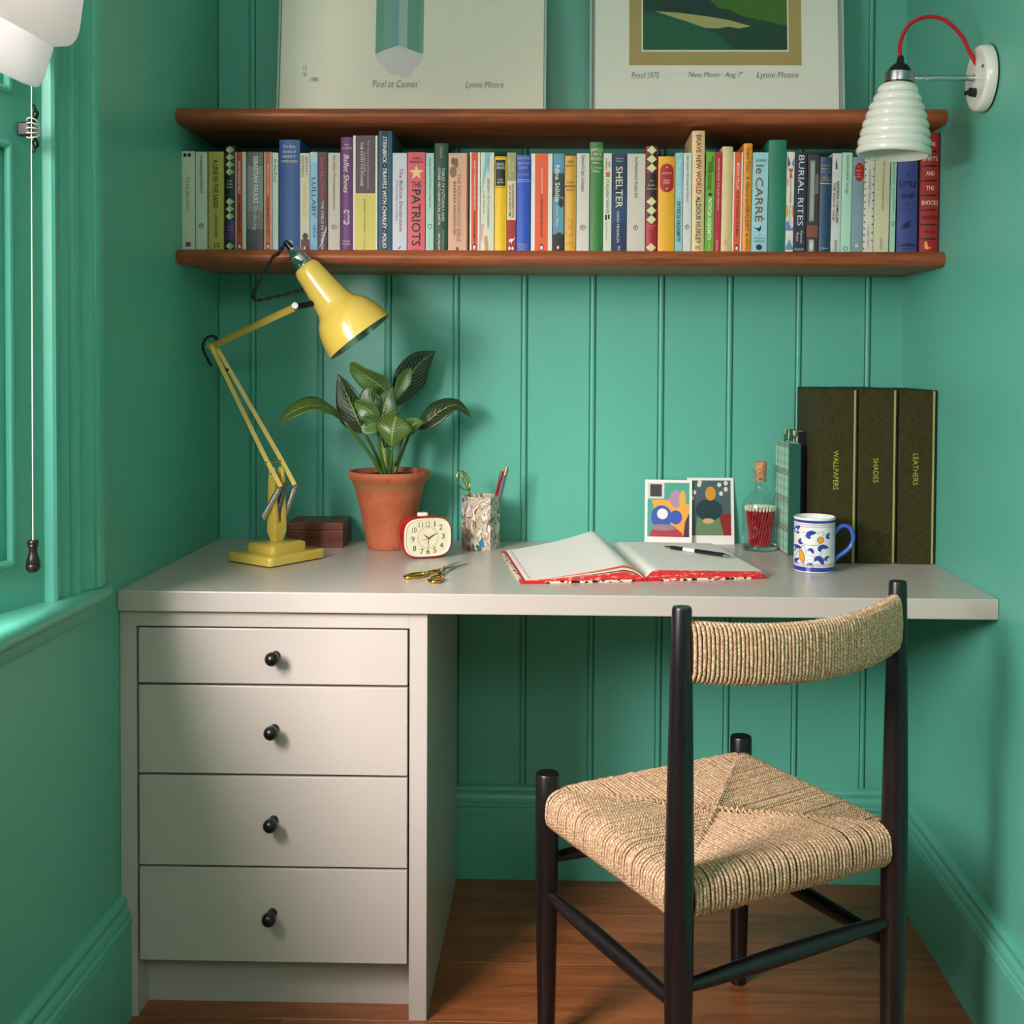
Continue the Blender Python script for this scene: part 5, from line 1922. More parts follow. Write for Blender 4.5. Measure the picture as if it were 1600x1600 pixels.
def diamonds(v0, n, dv, c1, c2):
    out = []
    for k in range(n):
        v = v0 + k * dv
        out.append([('p', [(0.06, v), (0.5, v - dv / 2), (0.5, v + dv / 2)], c1), ('p', [(0.5, v - dv / 2), (0.94, v), (0.5, v + dv / 2)], c2)])
    return out


MINT = (206, 216, 196)
book(283.5, 304, 237, (200, 210, 188), 'pale mint paperback at the row end beside the window wall, faint italic lettering', [('t', 'Tove Jansson', 0.26, 0.60, 0.45, 0.42, (96, 104, 84), -0.01, 0.3), ('r', 0.12, 0.36, 0.02, 0.055, BK), ('r', 0.46, 0.70, 0.02, 0.055, BK), ('r', 0.28, 0.66, 0.915, 0.935, (180, 50, 50)), ('r', 0.28, 0.66, 0.935, 0.960, (50, 70, 120))])
book(305, 323, 238, (202, 210, 192), 'pale grey paperback with tiny black title and dark oval bird emblem', [('t', 'The Autobiography of Malcolm X', 0.03, 0.42, 0.5, 0.34, BK)] + bird(0.75, BK, (202, 210, 192)))
book(325, 348.5, 237.5, (178, 170, 78), 'olive green paperback with long black capitals down the spine', [('t', 'A LINE IN THE SAND', 0.08, 0.57, 0.48, 0.36, (40, 40, 24), 0.008), ('t', 'JAMES BARR', 0.63, 0.87, 0.48, 0.24, (40, 40, 24)), ('r', 0.36, 0.72, 0.925, 0.965, (60, 60, 34)), ('r', 0.42, 0.66, 0.932, 0.958, (178, 170, 78))])
DC1, DC2 = (206, 214, 150), (150, 176, 120)
book(350, 366, 229, (34, 26, 50), 'dark purple book patterned with a column of gold green diamonds', diamonds(0.035, 4, 0.070, DC1, DC2) + [('r', 0.08, 0.92, 0.28, 0.45, (16, 18, 30)), ('h', 'Love', 0.33, 0.5, 0.022, CR), ('h', 'in the', 0.36, 0.5, 0.02, CR), ('h', 'Garden', 0.39, 0.6, 0.02, CR), ('r', 0.06, 0.94, 0.71, 0.89, (72, 40, 110)), ('h', 'short', 0.77, 0.6, 0.016, (160, 140, 190)), ('h', 'stories', 0.80, 0.6, 0.016, (160, 140, 190))] + diamonds(0.53, 3, 0.070, DC1, DC2) + diamonds(0.955, 1, 0.070, DC1, DC2), hard=True, depth=0.13)
ORG = (206, 84, 50)
book(366.5, 383.5, 238, (208, 212, 196), 'narrow cream paperback with burnt red stripe, between diamond and grey books', [('r', 0.10, 0.68, 0.0, 1.0, (196, 74, 44)), ('t', 'DAVID WALLACE-WELLS', 0.09, 0.42, 0.40, 0.22, WH, 0.006), ('t', 'THE UNINHABITABLE EARTH', 0.44, 0.82, 0.40, 0.22, (60, 24, 18), 0.004)] + small_bird(0.95, WH, 0.40))
book(385, 410, 238, (128, 122, 116), 'thick grey paperback with a misty sky spine and bold white author name', [('r', 0, 1, 0, 0.14, (112, 104, 98)), ('r', 0, 1, 0.14, 0.60, (138, 142, 142)), ('r', 0, 1, 0.78, 1.0, (86, 82, 92)), ('t', 'SEBASTIAN FAULKS', 0.04, 0.52, 0.55, 0.30, WH, 0.012), ('t', 'Birdsong', 0.55, 0.79, 0.48, 0.30, (206, 208, 208))])
book(411.5, 423.5, 238, (224, 206, 178), 'slim orange-striped paperback beside the leaning white booklet', [('r', 0.16, 0.88, 0, 1, (212, 100, 66)), ('t', 'MICHAEL J. SANDEL', 0.13, 0.43, 0.52, 0.32, (240, 206, 184), 0.006), ('t', "WHAT MONEY CAN'T BUY", 0.45, 0.84, 0.52, 0.32, (86, 36, 24), 0.006)] + small_bird(0.95, WH, 0.52))
book(424.5, 433.5, 239, (206, 218, 206), 'thin pale booklet squeezed against the tall royal blue hardback', [('t', 'At the Pond', 0.06, 0.30, 0.5, 0.55, (46, 60, 50)), ('t', 'swimming', 0.44, 0.86, 0.5, 0.3, (176, 196, 176))])
book(434.5, 467, 218.5, (40, 84, 146), 'tall royal blue cloth hardback with cream title lines at its head', [('h', 'The Best', 0.062, 0.62, 0.026, CR, 0.0, 0.2), ('h', 'Novels of', 0.107, 0.66, 0.026, CR, 0.0, 0.2), ('h', 'NANCY', 0.152, 0.66, 0.024, CR), ('h', 'MITFORD', 0.196, 0.78, 0.024, CR), ('r', 0.38, 0.64, 0.910, 0.965, CR), ('e', 0.45, 0.925, 0.05, 0.008, (40, 84, 146)), ('e', 0.57, 0.925, 0.05, 0.008, (40, 84, 146)), ('e', 0.51, 0.950, 0.05, 0.008, (40, 84, 146))], hard=True)
book(467.5, 482.5, 239.5, (210, 200, 178), 'cream paperback with yellow capitals and a maroon figure at the foot', [('t', 'JEREMY', 0.03, 0.23, 0.66, 0.30, (90, 84, 76)), ('t', 'PAXMAN', 0.03, 0.24, 0.28, 0.30, (90, 84, 76)), ('t', 'THE ENGLISH', 0.28, 0.66, 0.5, 0.40, (226, 184, 92), 0.01), ('r', 0.08, 0.98, 0.88, 1.0, (110, 38, 44)), ('e', 0.55, 0.85, 0.30, 0.035, (48, 34, 34)), ('e', 0.48, 0.97, 0.12, 0.016, (214, 180, 180))])
book(483, 495, 238, (134, 184, 214), 'light blue paperback with tall black capitals', [('r', 0, 1, 0, 0.10, (176, 196, 206)), ('t', 'LULLABY', 0.26, 0.66, 0.52, 0.58, (24, 34, 60), 0.0), ('t', 'LEILA', 0.74, 0.87, 0.6, 0.40, (44, 70, 104))])
book(495.5, 510, 238, (68, 48, 58), 'dark aubergine paperback with red author name', [('t', 'IAN McEWAN', 0.06, 0.47, 0.45, 0.46, (196, 52, 52), 0.006), ('t', 'THE CHILD IN TIME', 0.49, 0.90, 0.48, 0.32, (222, 212, 210)), ('p', [(0.1, 0.98), (0.9, 0.74), (0.95, 0.78), (0.5, 0.92)], (190, 172, 172)), ('t', 'VINTAGE', 0.90, 0.985, 0.5, 0.22, WH)])
book(511, 530, 239, (204, 190, 174), 'beige paperback with tiny black title and red oval bird, beside the purple hardback', [('t', 'Italo Calvino   The Complete Cosmicomics', 0.03, 0.58, 0.5, 0.28, (60, 54, 50))] + bird(0.755, (168, 64, 56), (204, 190, 174)))
book(530.5, 549.5, 214.5, (116, 62, 124), 'tall purple cloth hardback with slanting cream script title', [('h', 'Noel', 0.065, 0.4, 0.018, CR), ('h', 'Streatfeild', 0.095, 0.86, 0.018, CR), ('t', 'Ballet Shoes', 0.15, 0.49, 0.48, 0.44, (240, 226, 214), 0.0, 0.3), ('e', 0.5, 0.655, 0.26, 0.020, (206, 186, 190)), ('e', 0.55, 0.70, 0.20, 0.035, (206, 186, 190)), ('e', 0.5, 0.745, 0.28, 0.022, (206, 186, 190)), ('e', 0.5, 0.70, 0.12, 0.06, (116, 62, 124)), ('h', 'FOLIO', 0.912, 0.6, 0.016, CR), ('h', 'SOCIETY', 0.938, 0.74, 0.016, CR)], hard=True)
book(550, 588, 212, (236, 230, 214), 'thick hardback with brown upper and yellow lower half and white edges', [('r', 0.10, 0.92, 0.0, 0.50, (88, 68, 72)), ('r', 0.06, 0.93, 0.505, 1.0, (222, 200, 100)), ('t', 'The Years of Lyndon Johnson', 0.035, 0.46, 0.62, 0.10, (214, 204, 204)), ('t', 'VOLUME I', 0.14, 0.34, 0.48, 0.075, (214, 204, 204)), ('t', 'THE PATH TO POWER', 0.055, 0.44, 0.36, 0.11, (232, 224, 220), 0.006), ('t', 'ROBERT A CARO', 0.55, 0.83, 0.48, 0.07, (120, 104, 44)), ('t', 'PIMLICO', 0.89, 0.99, 0.48, 0.05, (150, 130, 60))], depth=0.15)
book(589, 610.5, 204.6, (66, 102, 130), 'tallest slate blue hardback with dark stripe and heavy white slanting capitals', [('r', 0.26, 0.70, 0.0, 1.0, (34, 50, 72)), ('t', 'STEINBECK · TRAVELS WITH CHARLEY · FOLIO', 0.045, 0.975, 0.48, 0.30, WH, 0.018, 0.2)], hard=True)
book(611.5, 634, 239, (212, 212, 220), 'lilac white paperback with maroon upright title beside slate blue hardback', [('t', 'The Balfour Declaration', 0.155, 0.80, 0.60, 0.24, (130, 62, 74)), ('t', 'JONATHAN SCHNEER', 0.27, 0.69, 0.27, 0.17, (120, 120, 132)), ('p', [(0.38, 0.975), (0.62, 0.935), (0.52, 0.965), (0.7, 0.94), (0.5, 0.975)], (60, 60, 90))])
book(635, 662.5, 238, (226, 92, 102), 'coral pink paperback with a peach star and big black capitals', [('h', 'SANA', 0.06, 0.44, 0.028, BK, 0.004), ('h', 'KRASIKOV', 0.098, 0.78, 0.026, (70, 26, 30), 0.004), ('s', 0.5, 0.205, 0.44, (240, 200, 150)), ('h', 'THE', 0.325, 0.56, 0.055, BK, 0.006), ('t', 'PATRIOTS', 0.375, 0.945, 0.49, 0.52, BK, 0.012), ('h', 'GRANTA', 0.978, 0.3, 0.01, (120, 40, 46))])
book(663.5, 676, 239, (172, 212, 198), 'narrow mint paperback with small dark title beside the tall dark green hardback', [('t', 'George Orwell  The Road to Wigan Pier', 0.05, 0.56, 0.5, 0.32, (40, 60, 60)), ('e', 0.5, 0.745, 0.28, 0.026, (60, 90, 90)), ('e', 0.5, 0.745, 0.20, 0.019, (172, 212, 198)), ('t', 'modern classics', 0.79, 0.97, 0.5, 0.18, (120, 170, 156))])
book(676.5, 698, 223.7, (44, 78, 62), 'tall dark green cloth hardback with two lines of white capitals', [('t', 'DWIGHT', 0.03, 0.14, 0.5, 0.18, (190, 176, 104)), ('t', 'TABLES OF INTEGRALS AND', 0.225, 0.72, 0.66, 0.20, (226, 228, 216)), ('t', 'OTHER MATHEMATICAL DATA', 0.225, 0.755, 0.36, 0.20, (226, 228, 216)), ('t', 'FOURTH EDITION', 0.80, 0.985, 0.66, 0.13, (190, 176, 104)), ('t', 'MACMILLAN', 0.835, 0.985, 0.38, 0.16, (226, 228, 216))], hard=True)
book(698.5, 729.5, 239, (220, 172, 142), 'wide tan paperback with brown plant drawing, red and black lines of capitals', [('e', 0.24, 0.085, 0.10, 0.040, (120, 84, 62)), ('e', 0.24, 0.19, 0.18, 0.058, (140, 104, 84)), ('e', 0.40, 0.10, 0.10, 0.05, (128, 92, 70)), ('t', 'THE POISONWOOD BIBLE', 0.21, 0.90, 0.54, 0.19, (176, 76, 68)), ('t', 'BARBARA KINGSOLVER', 0.29, 0.835, 0.32, 0.13, (70, 52, 44)), ('r', 0.40, 0.52, 0.955, 0.995, (70, 52, 44)), ('r', 0.93, 1.0, 0, 1, (166, 44, 40))])
book(732, 748, 238, (238, 232, 222), 'white paperback with bright orange stripe, between tan and cream patterned books', [('r', 0.14, 0.80, 0, 1, (222, 84, 42)), ('t', 'ABHIJIT V. BANERJEE & ESTHER DUFLO', 0.08, 0.58, 0.47, 0.20, WH, 0.005), ('t', 'POOR ECONOMICS', 0.60, 0.90, 0.47, 0.24, (70, 26, 16), 0.006)] + small_bird(0.95, WH, 0.47))
book(748.5, 770, 238, (220, 216, 196), 'cream paperback with blue slanting ray, pink and orange fragments', [('p', [(0.36, 0.0), (0.74, 0.0), (0.10, 0.40), (0.06, 0.40)], (120, 190, 198)), ('p', [(0.06, 0.72), (0.28, 0.72), (0.14, 0.90), (0.04, 0.88)], (224, 158, 148)), ('p', [(0.28, 0.84), (0.52, 0.84), (0.62, 1.0), (0.36, 1.0)], (204, 150, 84)), ('t', 'THOMAS GRANT', 0.06, 0.20, 0.58, 0.14, (120, 124, 112)), ('t', "JEREMY HUTCHINSON'S", 0.26, 0.755, 0.56, 0.21, (88, 92, 84)), ('t', 'Case Histories', 0.39, 0.62, 0.28, 0.16, (120, 124, 112))])
book(770.5, 789.5, 244, (238, 192, 24), 'bright yellow cloth hardback with black title block at the head', [('r', 0.07, 0.90, 0.035, 0.31, BK), ('h', 'SHAKE-', 0.082, 0.70, 0.030, (230, 222, 200)), ('h', 'SPEARE', 0.120, 0.70, 0.030, (230, 222, 200)), ('h', 'IVOR', 0.245, 0.4, 0.018, (230, 222, 200)), ('h', 'BROWN', 0.273, 0.55, 0.018, (230, 222, 200)), ('r', 0.04, 0.96, 0.008, 0.014, (90, 70, 10)), ('r', 0.04, 0.96, 0.326, 0.331, (90, 70, 10))], hard=True, depth=0.125)
book(790, 804, 238, (228, 210, 172), 'slim paperback khaki at the head, cream in the middle, dark red at the foot', [('r', 0, 1, 0, 0.285, (162, 158, 108)), ('r', 0, 1, 0.68, 1, (164, 36, 38)), ('t', 'MARK', 0.10, 0.20, 0.68, 0.30, (214, 212, 176)), ('t', 'HADDON', 0.06, 0.24, 0.30, 0.30, (214, 212, 176)), ('t', 'THE CURIOUS INCIDENT OF THE', 0.31, 0.655, 0.68, 0.24, (96, 34, 30), 0.008), ('t', 'DOG IN THE NIGHT-TIME', 0.33, 0.645, 0.34, 0.24, BK, 0.008), ('p', [(0.15, 0.905), (0.35, 0.87), (0.75, 0.87), (0.92, 0.845), (0.80, 0.885), (0.62, 0.895), (0.50, 0.925), (0.42, 0.895)], WH), ('e', 0.30, 0.965, 0.12, 0.018, WH), ('e', 0.66, 0.965, 0.12, 0.018, WH)])
book(804.5, 826.5, 242, (42, 82, 190), 'royal blue short hardback with pale gold bands and lettering', [('r', 0.02, 0.98, 0.018, 0.024, (180, 170, 120)), ('r', 0.02, 0.98, 0.035, 0.041, (180, 170, 120)), ('h', "CLINTON'S", 0.083, 0.86, 0.026, (196, 196, 190)), ('h', 'DIARY', 0.13, 0.62, 0.026, (196, 196, 190)), ('h', 'RICHARDSON', 0.20, 0.80, 0.016, (206, 186, 140)), ('r', 0.02, 0.98, 0.252, 0.258, (200, 190, 160)), ('r', 0.02, 0.98, 0.272, 0.276, (200, 190, 160)), ('h', 'UNIVERSITY', 0.925, 0.78, 0.014, (180, 184, 190)), ('h', 'OF LONDON', 0.95, 0.74, 0.014, (180, 184, 190)), ('h', 'PRESS', 0.975, 0.5, 0.014, (180, 184, 190))], hard=True, depth=0.125)
book(827.5, 861, 239.5, (232, 228, 220), 'very thick white paperback with broad vivid orange stripe', [('r', 0.18, 0.80, 0, 1, (236, 92, 46)), ('t', 'JULIAN JACKSON', 0.14, 0.40, 0.50, 0.10, (250, 222, 204), 0.006), ('t', 'A CERTAIN IDEA OF FRANCE', 0.42, 0.85, 0.50, 0.10, (70, 26, 16), 0.006)] + small_bird(0.95, WH, 0.50, 0.10))
book(862, 879, 239.5, (92, 150, 172), 'teal blue paperback with white rounded title and dark garden scene', [('r', 0, 1, 0.20, 0.44, (40, 62, 58)), ('e', 0.75, 0.50, 0.24, 0.05, (50, 40, 40)), ('r', 0, 1, 0.82, 1.0, (34, 34, 40)), ('e', 0.6, 0.83, 0.3, 0.03, (50, 44, 44)), ('t', 'Nina Stibbe', 0.12, 0.49, 0.40, 0.44, WH, 0.006), ('t', 'Love, Nina', 0.54, 0.74, 0.40, 0.28, (210, 226, 230)), ('e', 0.48, 0.955, 0.16, 0.022, (180, 60, 60)), ('e', 0.48, 0.955, 0.08, 0.014, WH)])
book(880, 898, 243, (222, 166, 62), 'mustard cloth hardback with brown drawn title and small sketch', [('h', 'Enid', 0.06, 0.5, 0.03, (90, 60, 24), 0.0, 0.3), ('h', "Blyton's", 0.105, 0.8, 0.03, (90, 60, 24), 0.0, 0.3), ('h', 'GOOD', 0.275, 0.62, 0.022, (70, 46, 20), 0.004), ('h', 'MORNING', 0.315, 0.92, 0.022, (70, 46, 20), 0.004), ('h', 'BOOK', 0.355, 0.62, 0.022, (70, 46, 20), 0.004), ('e', 0.5, 0.70, 0.26, 0.040, (196, 140, 48)), ('e', 0.5, 0.70, 0.20, 0.030, (222, 166, 62)), ('e', 0.45, 0.79, 0.34, 0.045, (196, 140, 48)), ('e', 0.45, 0.79, 0.27, 0.035, (222, 166, 62)), ('h', 'NATIONAL', 0.91, 0.7, 0.012, (90, 60, 24))], hard=True, depth=0.125)
book(898.5, 918.5, 239, (216, 210, 200), 'off-white paperback with red oval bird, between mustard and green hardbacks', [('t', 'Edward W. Said  Orientalism', 0.025, 0.39, 0.5, 0.26, (64, 58, 54))] + bird(0.75, (150, 56, 46), (216, 210, 200)))
book(919, 940, 221.5, (62, 126, 62), 'tall leaf green cloth hardback with cream stacked title', [('h', 'APPLES', 0.072, 0.90, 0.030, CR), ('h', 'I HAVE', 0.110, 0.78, 0.030, CR), ('h', 'PICKED', 0.150, 0.86, 0.030, CR), ('r', 0.20, 0.68, 0.185, 0.193, CR), ('h', 'C. Temple', 0.235, 0.86, 0.024, CR, 0.0, 0.2), ('h', 'Milne', 0.265, 0.56, 0.024, CR, 0.0, 0.2)], hard=True)
book(940.5, 953.5, 239, (220, 220, 200), 'slim cream paperback with little red square between its two lines of lettering', [('t', 'TIM', 0.08, 0.14, 0.66, 0.26, (70, 66, 58)), ('t', 'PARKS', 0.055, 0.17, 0.32, 0.26, (70, 66, 58)), ('r', 0.26, 0.78, 0.19, 0.24, (206, 96, 56)), ('t', 'ITALIAN WAYS', 0.265, 0.605, 0.48, 0.36, (60, 56, 50), 0.004), ('r', 0.22, 0.44, 0.62, 0.675, BK), ('r', 0.56, 0.78, 0.62, 0.665, BK), ('t', 'on and off the rails', 0.70, 0.88, 0.40, 0.20, (110, 104, 92))])
book(954, 977, 239.5, (36, 48, 84), 'night blue paperback with big cream capitals down the spine', [('r', 0, 1, 0.40, 0.70, (34, 66, 112)), ('h', 'Simon &', 0.048, 0.5, 0.018, (200, 206, 216)), ('h', 'Schuster', 0.075, 0.5, 0.018, (200, 206, 216)), ('t', 'SHELTER', 0.13, 0.55, 0.48, 0.48, (230, 220, 178), 0.004), ('t', 'SARAH FRANKLIN', 0.58, 0.90, 0.42, 0.18, (214, 218, 226)), ('h', 'Z', 0.96, 0.2, 0.034, WH, 0.006)])
book(977.5, 1006, 239.5, (212, 200, 188), 'broad beige paperback with red oval bird beside the crimson diamond book', [('t', "Ford Madox Ford  Parade's End", 0.035, 0.445, 0.5, 0.20, (80, 72, 66))] + bird(0.75, (150, 56, 46), (212, 200, 188), 0.48, 0.14))
book(1006.5, 1025, 228, (170, 32, 46), 'crimson book patterned with dark and gold diamonds round a dark title block', [('r', 0.10, 0.94, 0.005, 0.24, (62, 26, 34))] + diamonds(0.035, 3, 0.085, DC1, (232, 222, 168)) + [('r', 0.08, 0.94, 0.25, 0.475, (46, 26, 32)), ('h', 'The', 0.325, 0.3, 0.018, CR), ('h', 'Scarlet', 0.365, 0.55, 0.018, CR), ('h', 'Pimpernel', 0.402, 0.8, 0.018, CR), ('r', 0.10, 0.94, 0.48, 0.715, (62, 26, 34))] + diamonds(0.52, 3, 0.085, DC1, (232, 222, 168)) + [('h', 'BARONESS', 0.75, 0.7, 0.012, (220, 160, 150)), ('h', 'ORCZY', 0.775, 0.5, 0.012, (220, 160, 150))] + diamonds(0.955, 1, 0.085, DC1, (232, 222, 168)), hard=True, depth=0.13)
book(1026, 1052, 243.5, (236, 172, 36), 'golden yellow hardback with a red rounded title shape', [('e', 0.52, 0.15, 0.42, 0.075, (178, 34, 46)), ('r', 0.10, 0.94, 0.15, 0.30, (178, 34, 46)), ('e', 0.52, 0.30, 0.42, 0.075, (178, 34, 46)), ('r', 0.10, 0.94, 0.145, 0.150, (236, 200, 120)), ('r', 0.10, 0.94, 0.30, 0.305, (236, 200, 120)), ('e', 0.52, 0.115, 0.05, 0.008, (236, 200, 120)), ('e', 0.52, 0.335, 0.05, 0.008, (236, 200, 120)), ('h', 'FAIRFIELD', 0.175, 0.62, 0.014, (240, 214, 150)), ('h', 'PEACH', 0.25, 0.4, 0.016, (240, 214, 150)), ('h', 'SERIES', 0.275, 0.4, 0.016, (240, 214, 150))], hard=True, depth=0.125)
book(1052.5, 1064.5, 238, (146, 198, 202), 'aqua paperback with rough black hand-lettered name at the foot', [('t', 'THE BLUNDERER', 0.06, 0.46, 0.5, 0.50, (196, 224, 226), 0.006), ('t', 'PATRICIA HIGHSMITH', 0.49, 0.89, 0.46, 0.52, (18, 26, 34), 0.014)])
book(1065, 1078, 238, (216, 216, 212), 'narrow white paperback with red oval bird beside the tall tan hardback', [('t', 'Italo Calvino  Why Read the Classics?', 0.03, 0.50, 0.5, 0.34, (56, 54, 54))] + bird(0.745, (150, 56, 46), (216, 216, 212), 0.5, 0.28))
book(1078.5, 1098.5, 203.5, (230, 204, 152), 'tallest tan hardback with blocky red and dark green capitals', [('t', 'BRAVE NEW WORLD', 0.035, 0.52, 0.52, 0.40, (178, 38, 44), 0.016), ('t', 'ALDOUS HUXLEY', 0.54, 0.93, 0.52, 0.40, (38, 62, 48), 0.016), ('h', 'FS', 0.962, 0.36, 0.030, (178, 38, 44), 0.01)], hard=True)
book(1099, 1113.5, 236, (112, 168, 40), 'lime green paperback with jumbled dark and white cut-out letters', [('t', 'RIPLEY', 0.05, 0.20, 0.70, 0.22, (28, 46, 20)), ('t', 'UNDER GROUND', 0.10, 0.38, 0.40, 0.44, (28, 46, 20), 0.012), ('e', 0.5, 0.425, 0.22, 0.014, BK), ('t', 'PATRICIA HIGHSMITH', 0.46, 0.875, 0.48, 0.44, (240, 244, 232), 0.014), ('t', 'VINTAGE', 0.90, 0.985, 0.5, 0.2, (214, 236, 180))], lean=0.6)
book(1114, 1123.5, 237, (190, 30, 62), 'narrow crimson red paperback beside the lime green one', [('t', 'GRAHAM GREENE  THE QUIET AMERICAN', 0.06, 0.58, 0.5, 0.30, (242, 206, 206), 0.004), ('t', 'VINTAGE', 0.87, 0.98, 0.5, 0.32, (242, 206, 206), 0.006)], lean=0.6)
book(1124, 1141, 228, (222, 196, 144), 'plain straw coloured cloth hardback without a title', [('e', 0.45, 0.905, 0.2, 0.028, (204, 176, 124))], hard=True, lean=0.6)
book(1141.5, 1157, 236.5, (238, 230, 220), 'white paperback with orange stripe beside the plain straw cloth hardback', [('r', 0.14, 0.84, 0, 1, (228, 88, 44)), ('t', 'MICHAEL POLLAN', 0.11, 0.37, 0.5, 0.28, (250, 226, 210), 0.006), ('t', 'HOW TO CHANGE YOUR MIND', 0.385, 0.84, 0.5, 0.28, (84, 32, 18), 0.006)] + small_bird(0.95, WH, 0.5), lean=0.6)
book(1157.5, 1171.5, 223, (234, 152, 36), 'tall marigold orange hardback with purple brown title', [('t', 'Irene Gass · A Glance at', 0.045, 0.545, 0.5, 0.40, (84, 48, 40)), ('t', 'HERALDRY', 0.55, 0.80, 0.5, 0.44, (110, 56, 84), 0.004), ('s', 0.5, 0.835, 0.22, (140, 70, 40)), ('t', 'Harrap', 0.87, 0.975, 0.5, 0.36, (84, 48, 40))], hard=True, lean=0.6)
book(1172, 1196.5, 237, (160, 206, 216), 'light aqua paperback with large brown capitals and a small bird', [('h', 'JOHN', 0.085, 0.66, 0.036, (80, 62, 52)), ('t', 'le', 0.125, 0.215, 0.46, 0.52, (120, 76, 48)), ('t', 'CARRÉ', 0.25, 0.69, 0.50, 0.62, (120, 76, 48), 0.004), ('p', [(0.1, 0.745), (0.45, 0.755), (0.62, 0.725), (0.60, 0.77), (0.48, 0.79), (0.35, 0.77)], BK), ('h', 'THE', 0.822, 0.2, 0.014, (80, 120, 140)), ('h', 'CONSTANT', 0.855, 0.72, 0.018, (80, 120, 140)), ('h', 'GARDENER', 0.885, 0.72, 0.018, (80, 120, 140)), ('e', 0.5, 0.945, 0.20, 0.028, (26, 36, 62))], lean=0.6)
book(1197, 1225, 217.5, (34, 124, 100), 'tall thick sea green cloth hardback with faded lettering', [('h', 'CHILTERN', 0.14, 0.72, 0.020, (84, 126, 92)), ('h', 'HERALDRY', 0.20, 0.72, 0.020, (84, 126, 92)), ('h', 'AND', 0.26, 0.3, 0.018, (84, 126, 92)), ('h', 'HISTORY', 0.42, 0.60, 0.018, (84, 126, 92)), ('h', 'PRESS', 0.93, 0.4, 0.014, (84, 126, 92))], hard=True, lean=0.5)
book(1225.5, 1237.5, 236, (224, 220, 206), 'narrow white paperback with orange and blue hourglass shapes', [('p', [(0.06, 0.03), (0.45, 0.12), (0.06, 0.16)], (60, 84, 96)), ('p', [(0.94, 0.05), (0.6, 0.12), (0.94, 0.16)], (110, 140, 130)), ('p', [(0.1, 0.165), (0.9, 0.165), (0.6, 0.21), (0.8, 0.26), (0.3, 0.26), (0.4, 0.21)], (200, 96, 66)), ('p', [(0.0, 0.28), (0.22, 0.26), (0.22, 0.33), (0.0, 0.34)], (226, 160, 66)), ('p', [(0.0, 0.52), (0.2, 0.54), (0.3, 0.62), (0.0, 0.66)], (222, 150, 60)), ('p', [(0.8, 0.54), (1.0, 0.52), (1.0, 0.66), (0.75, 0.62)], (222, 150, 60)), ('p', [(0, 0.70), (0.3, 0.68), (0.7, 0.76), (1.0, 0.74), (1.0, 0.78), (0, 0.78)], (110, 130, 190)), ('p', [(0.0, 0.95), (0.5, 0.86), (1.0, 0.95), (1.0, 0.97), (0, 0.97)], (96, 140, 190)), ('t', 'NANCY MITFORD  The Pursuit of Love', 0.27, 0.76, 0.5, 0.24, (96, 84, 74))], lean=0.6)
book(1238, 1257, 236.5, (44, 42, 66), 'navy paperback with tall white serif capitals', [('t', 'BURIAL RITES', 0.03, 0.73, 0.52, 0.48, (222, 224, 232), 0.0), ('t', 'Hannah', 0.78, 0.905, 0.66, 0.24, (206, 208, 220)), ('t', 'Kent', 0.80, 0.885, 0.32, 0.24, (206, 208, 220)), ('h', 'PICADOR', 0.965, 0.80, 0.022, (190, 196, 210), 0.004)], lean=0.6)
book(1258, 1276.5, 240, (66, 50, 46), 'dark brown picture paperback with a long grey title label', [('r', 0.20, 0.62, 0.06, 0.68, (120, 134, 124)), ('r', 0.24, 0.58, 0.07, 0.67, (146, 158, 148)), ('t', 'THE PRIME OF MISS JEAN BRODIE', 0.09, 0.65, 0.41, 0.16, (206, 214, 204)), ('r', 0.0, 0.98, 0.72, 0.84, (132, 76, 56)), ('r', 0.66, 0.95, 0.20, 0.40, (110, 116, 112)), ('r', 0.22, 0.66, 0.865, 0.985, (170, 178, 168)), ('e', 0.44, 0.925, 0.12, 0.045, (220, 224, 216))], lean=0.6)
book(1277.5, 1295.5, 243.7, (38, 72, 104), 'dark blue cloth hardback with gold lines of lettering', [('h', 'Introductory', 0.09, 0.84, 0.020, GD), ('h', 'Handbook of', 0.122, 0.80, 0.020, GD), ('h', 'Psychology', 0.155, 0.76, 0.020, GD), ('e', 0.5, 0.185, 0.05, 0.006, GD), ('h', 'ROBERT L.', 0.215, 0.72, 0.016, GD), ('h', 'WOODWORTH', 0.242, 0.84, 0.016, GD), ('r', 0.04, 0.96, 0.270, 0.282, GD), ('h', 'Methuen', 0.95, 0.70, 0.018, (200, 210, 214))], hard=True, depth=0.125, lean=0.6)
book(1296.5, 1311, 238, (206, 212, 208), 'pale grey paperback with black and red lines of bold capitals', [('p', [(0.30, 0.14), (0.40, 0.04), (0.52, 0.14)], BK), ('p', [(0.3, 0.16), (0.55, 0.16), (0.45, 0.12)], BK), ('t', 'ANDREA CAMILLERI', 0.275, 0.70, 0.62, 0.28, (36, 34, 34), 0.012), ('t', 'THE SNACK THIEF', 0.295, 0.68, 0.22, 0.28, (150, 44, 48), 0.012), ('t', 'PICADOR', 0.87, 0.98, 0.5, 0.30, (60, 60, 60), 0.004)], lean=0.7)
book(1311.5, 1327.5, 237, (178, 220, 196), 'pale mint paperback beside the blue grey one with red oval label', [('t', 'NORMAN MAILER  The Fight', 0.03, 0.41, 0.48, 0.28, (60, 84, 72)), ('e', 0.5, 0.955, 0.24, 0.022, (60, 84, 72)), ('e', 0.5, 0.955, 0.17, 0.016, (178, 220, 196))], lean=0.7)
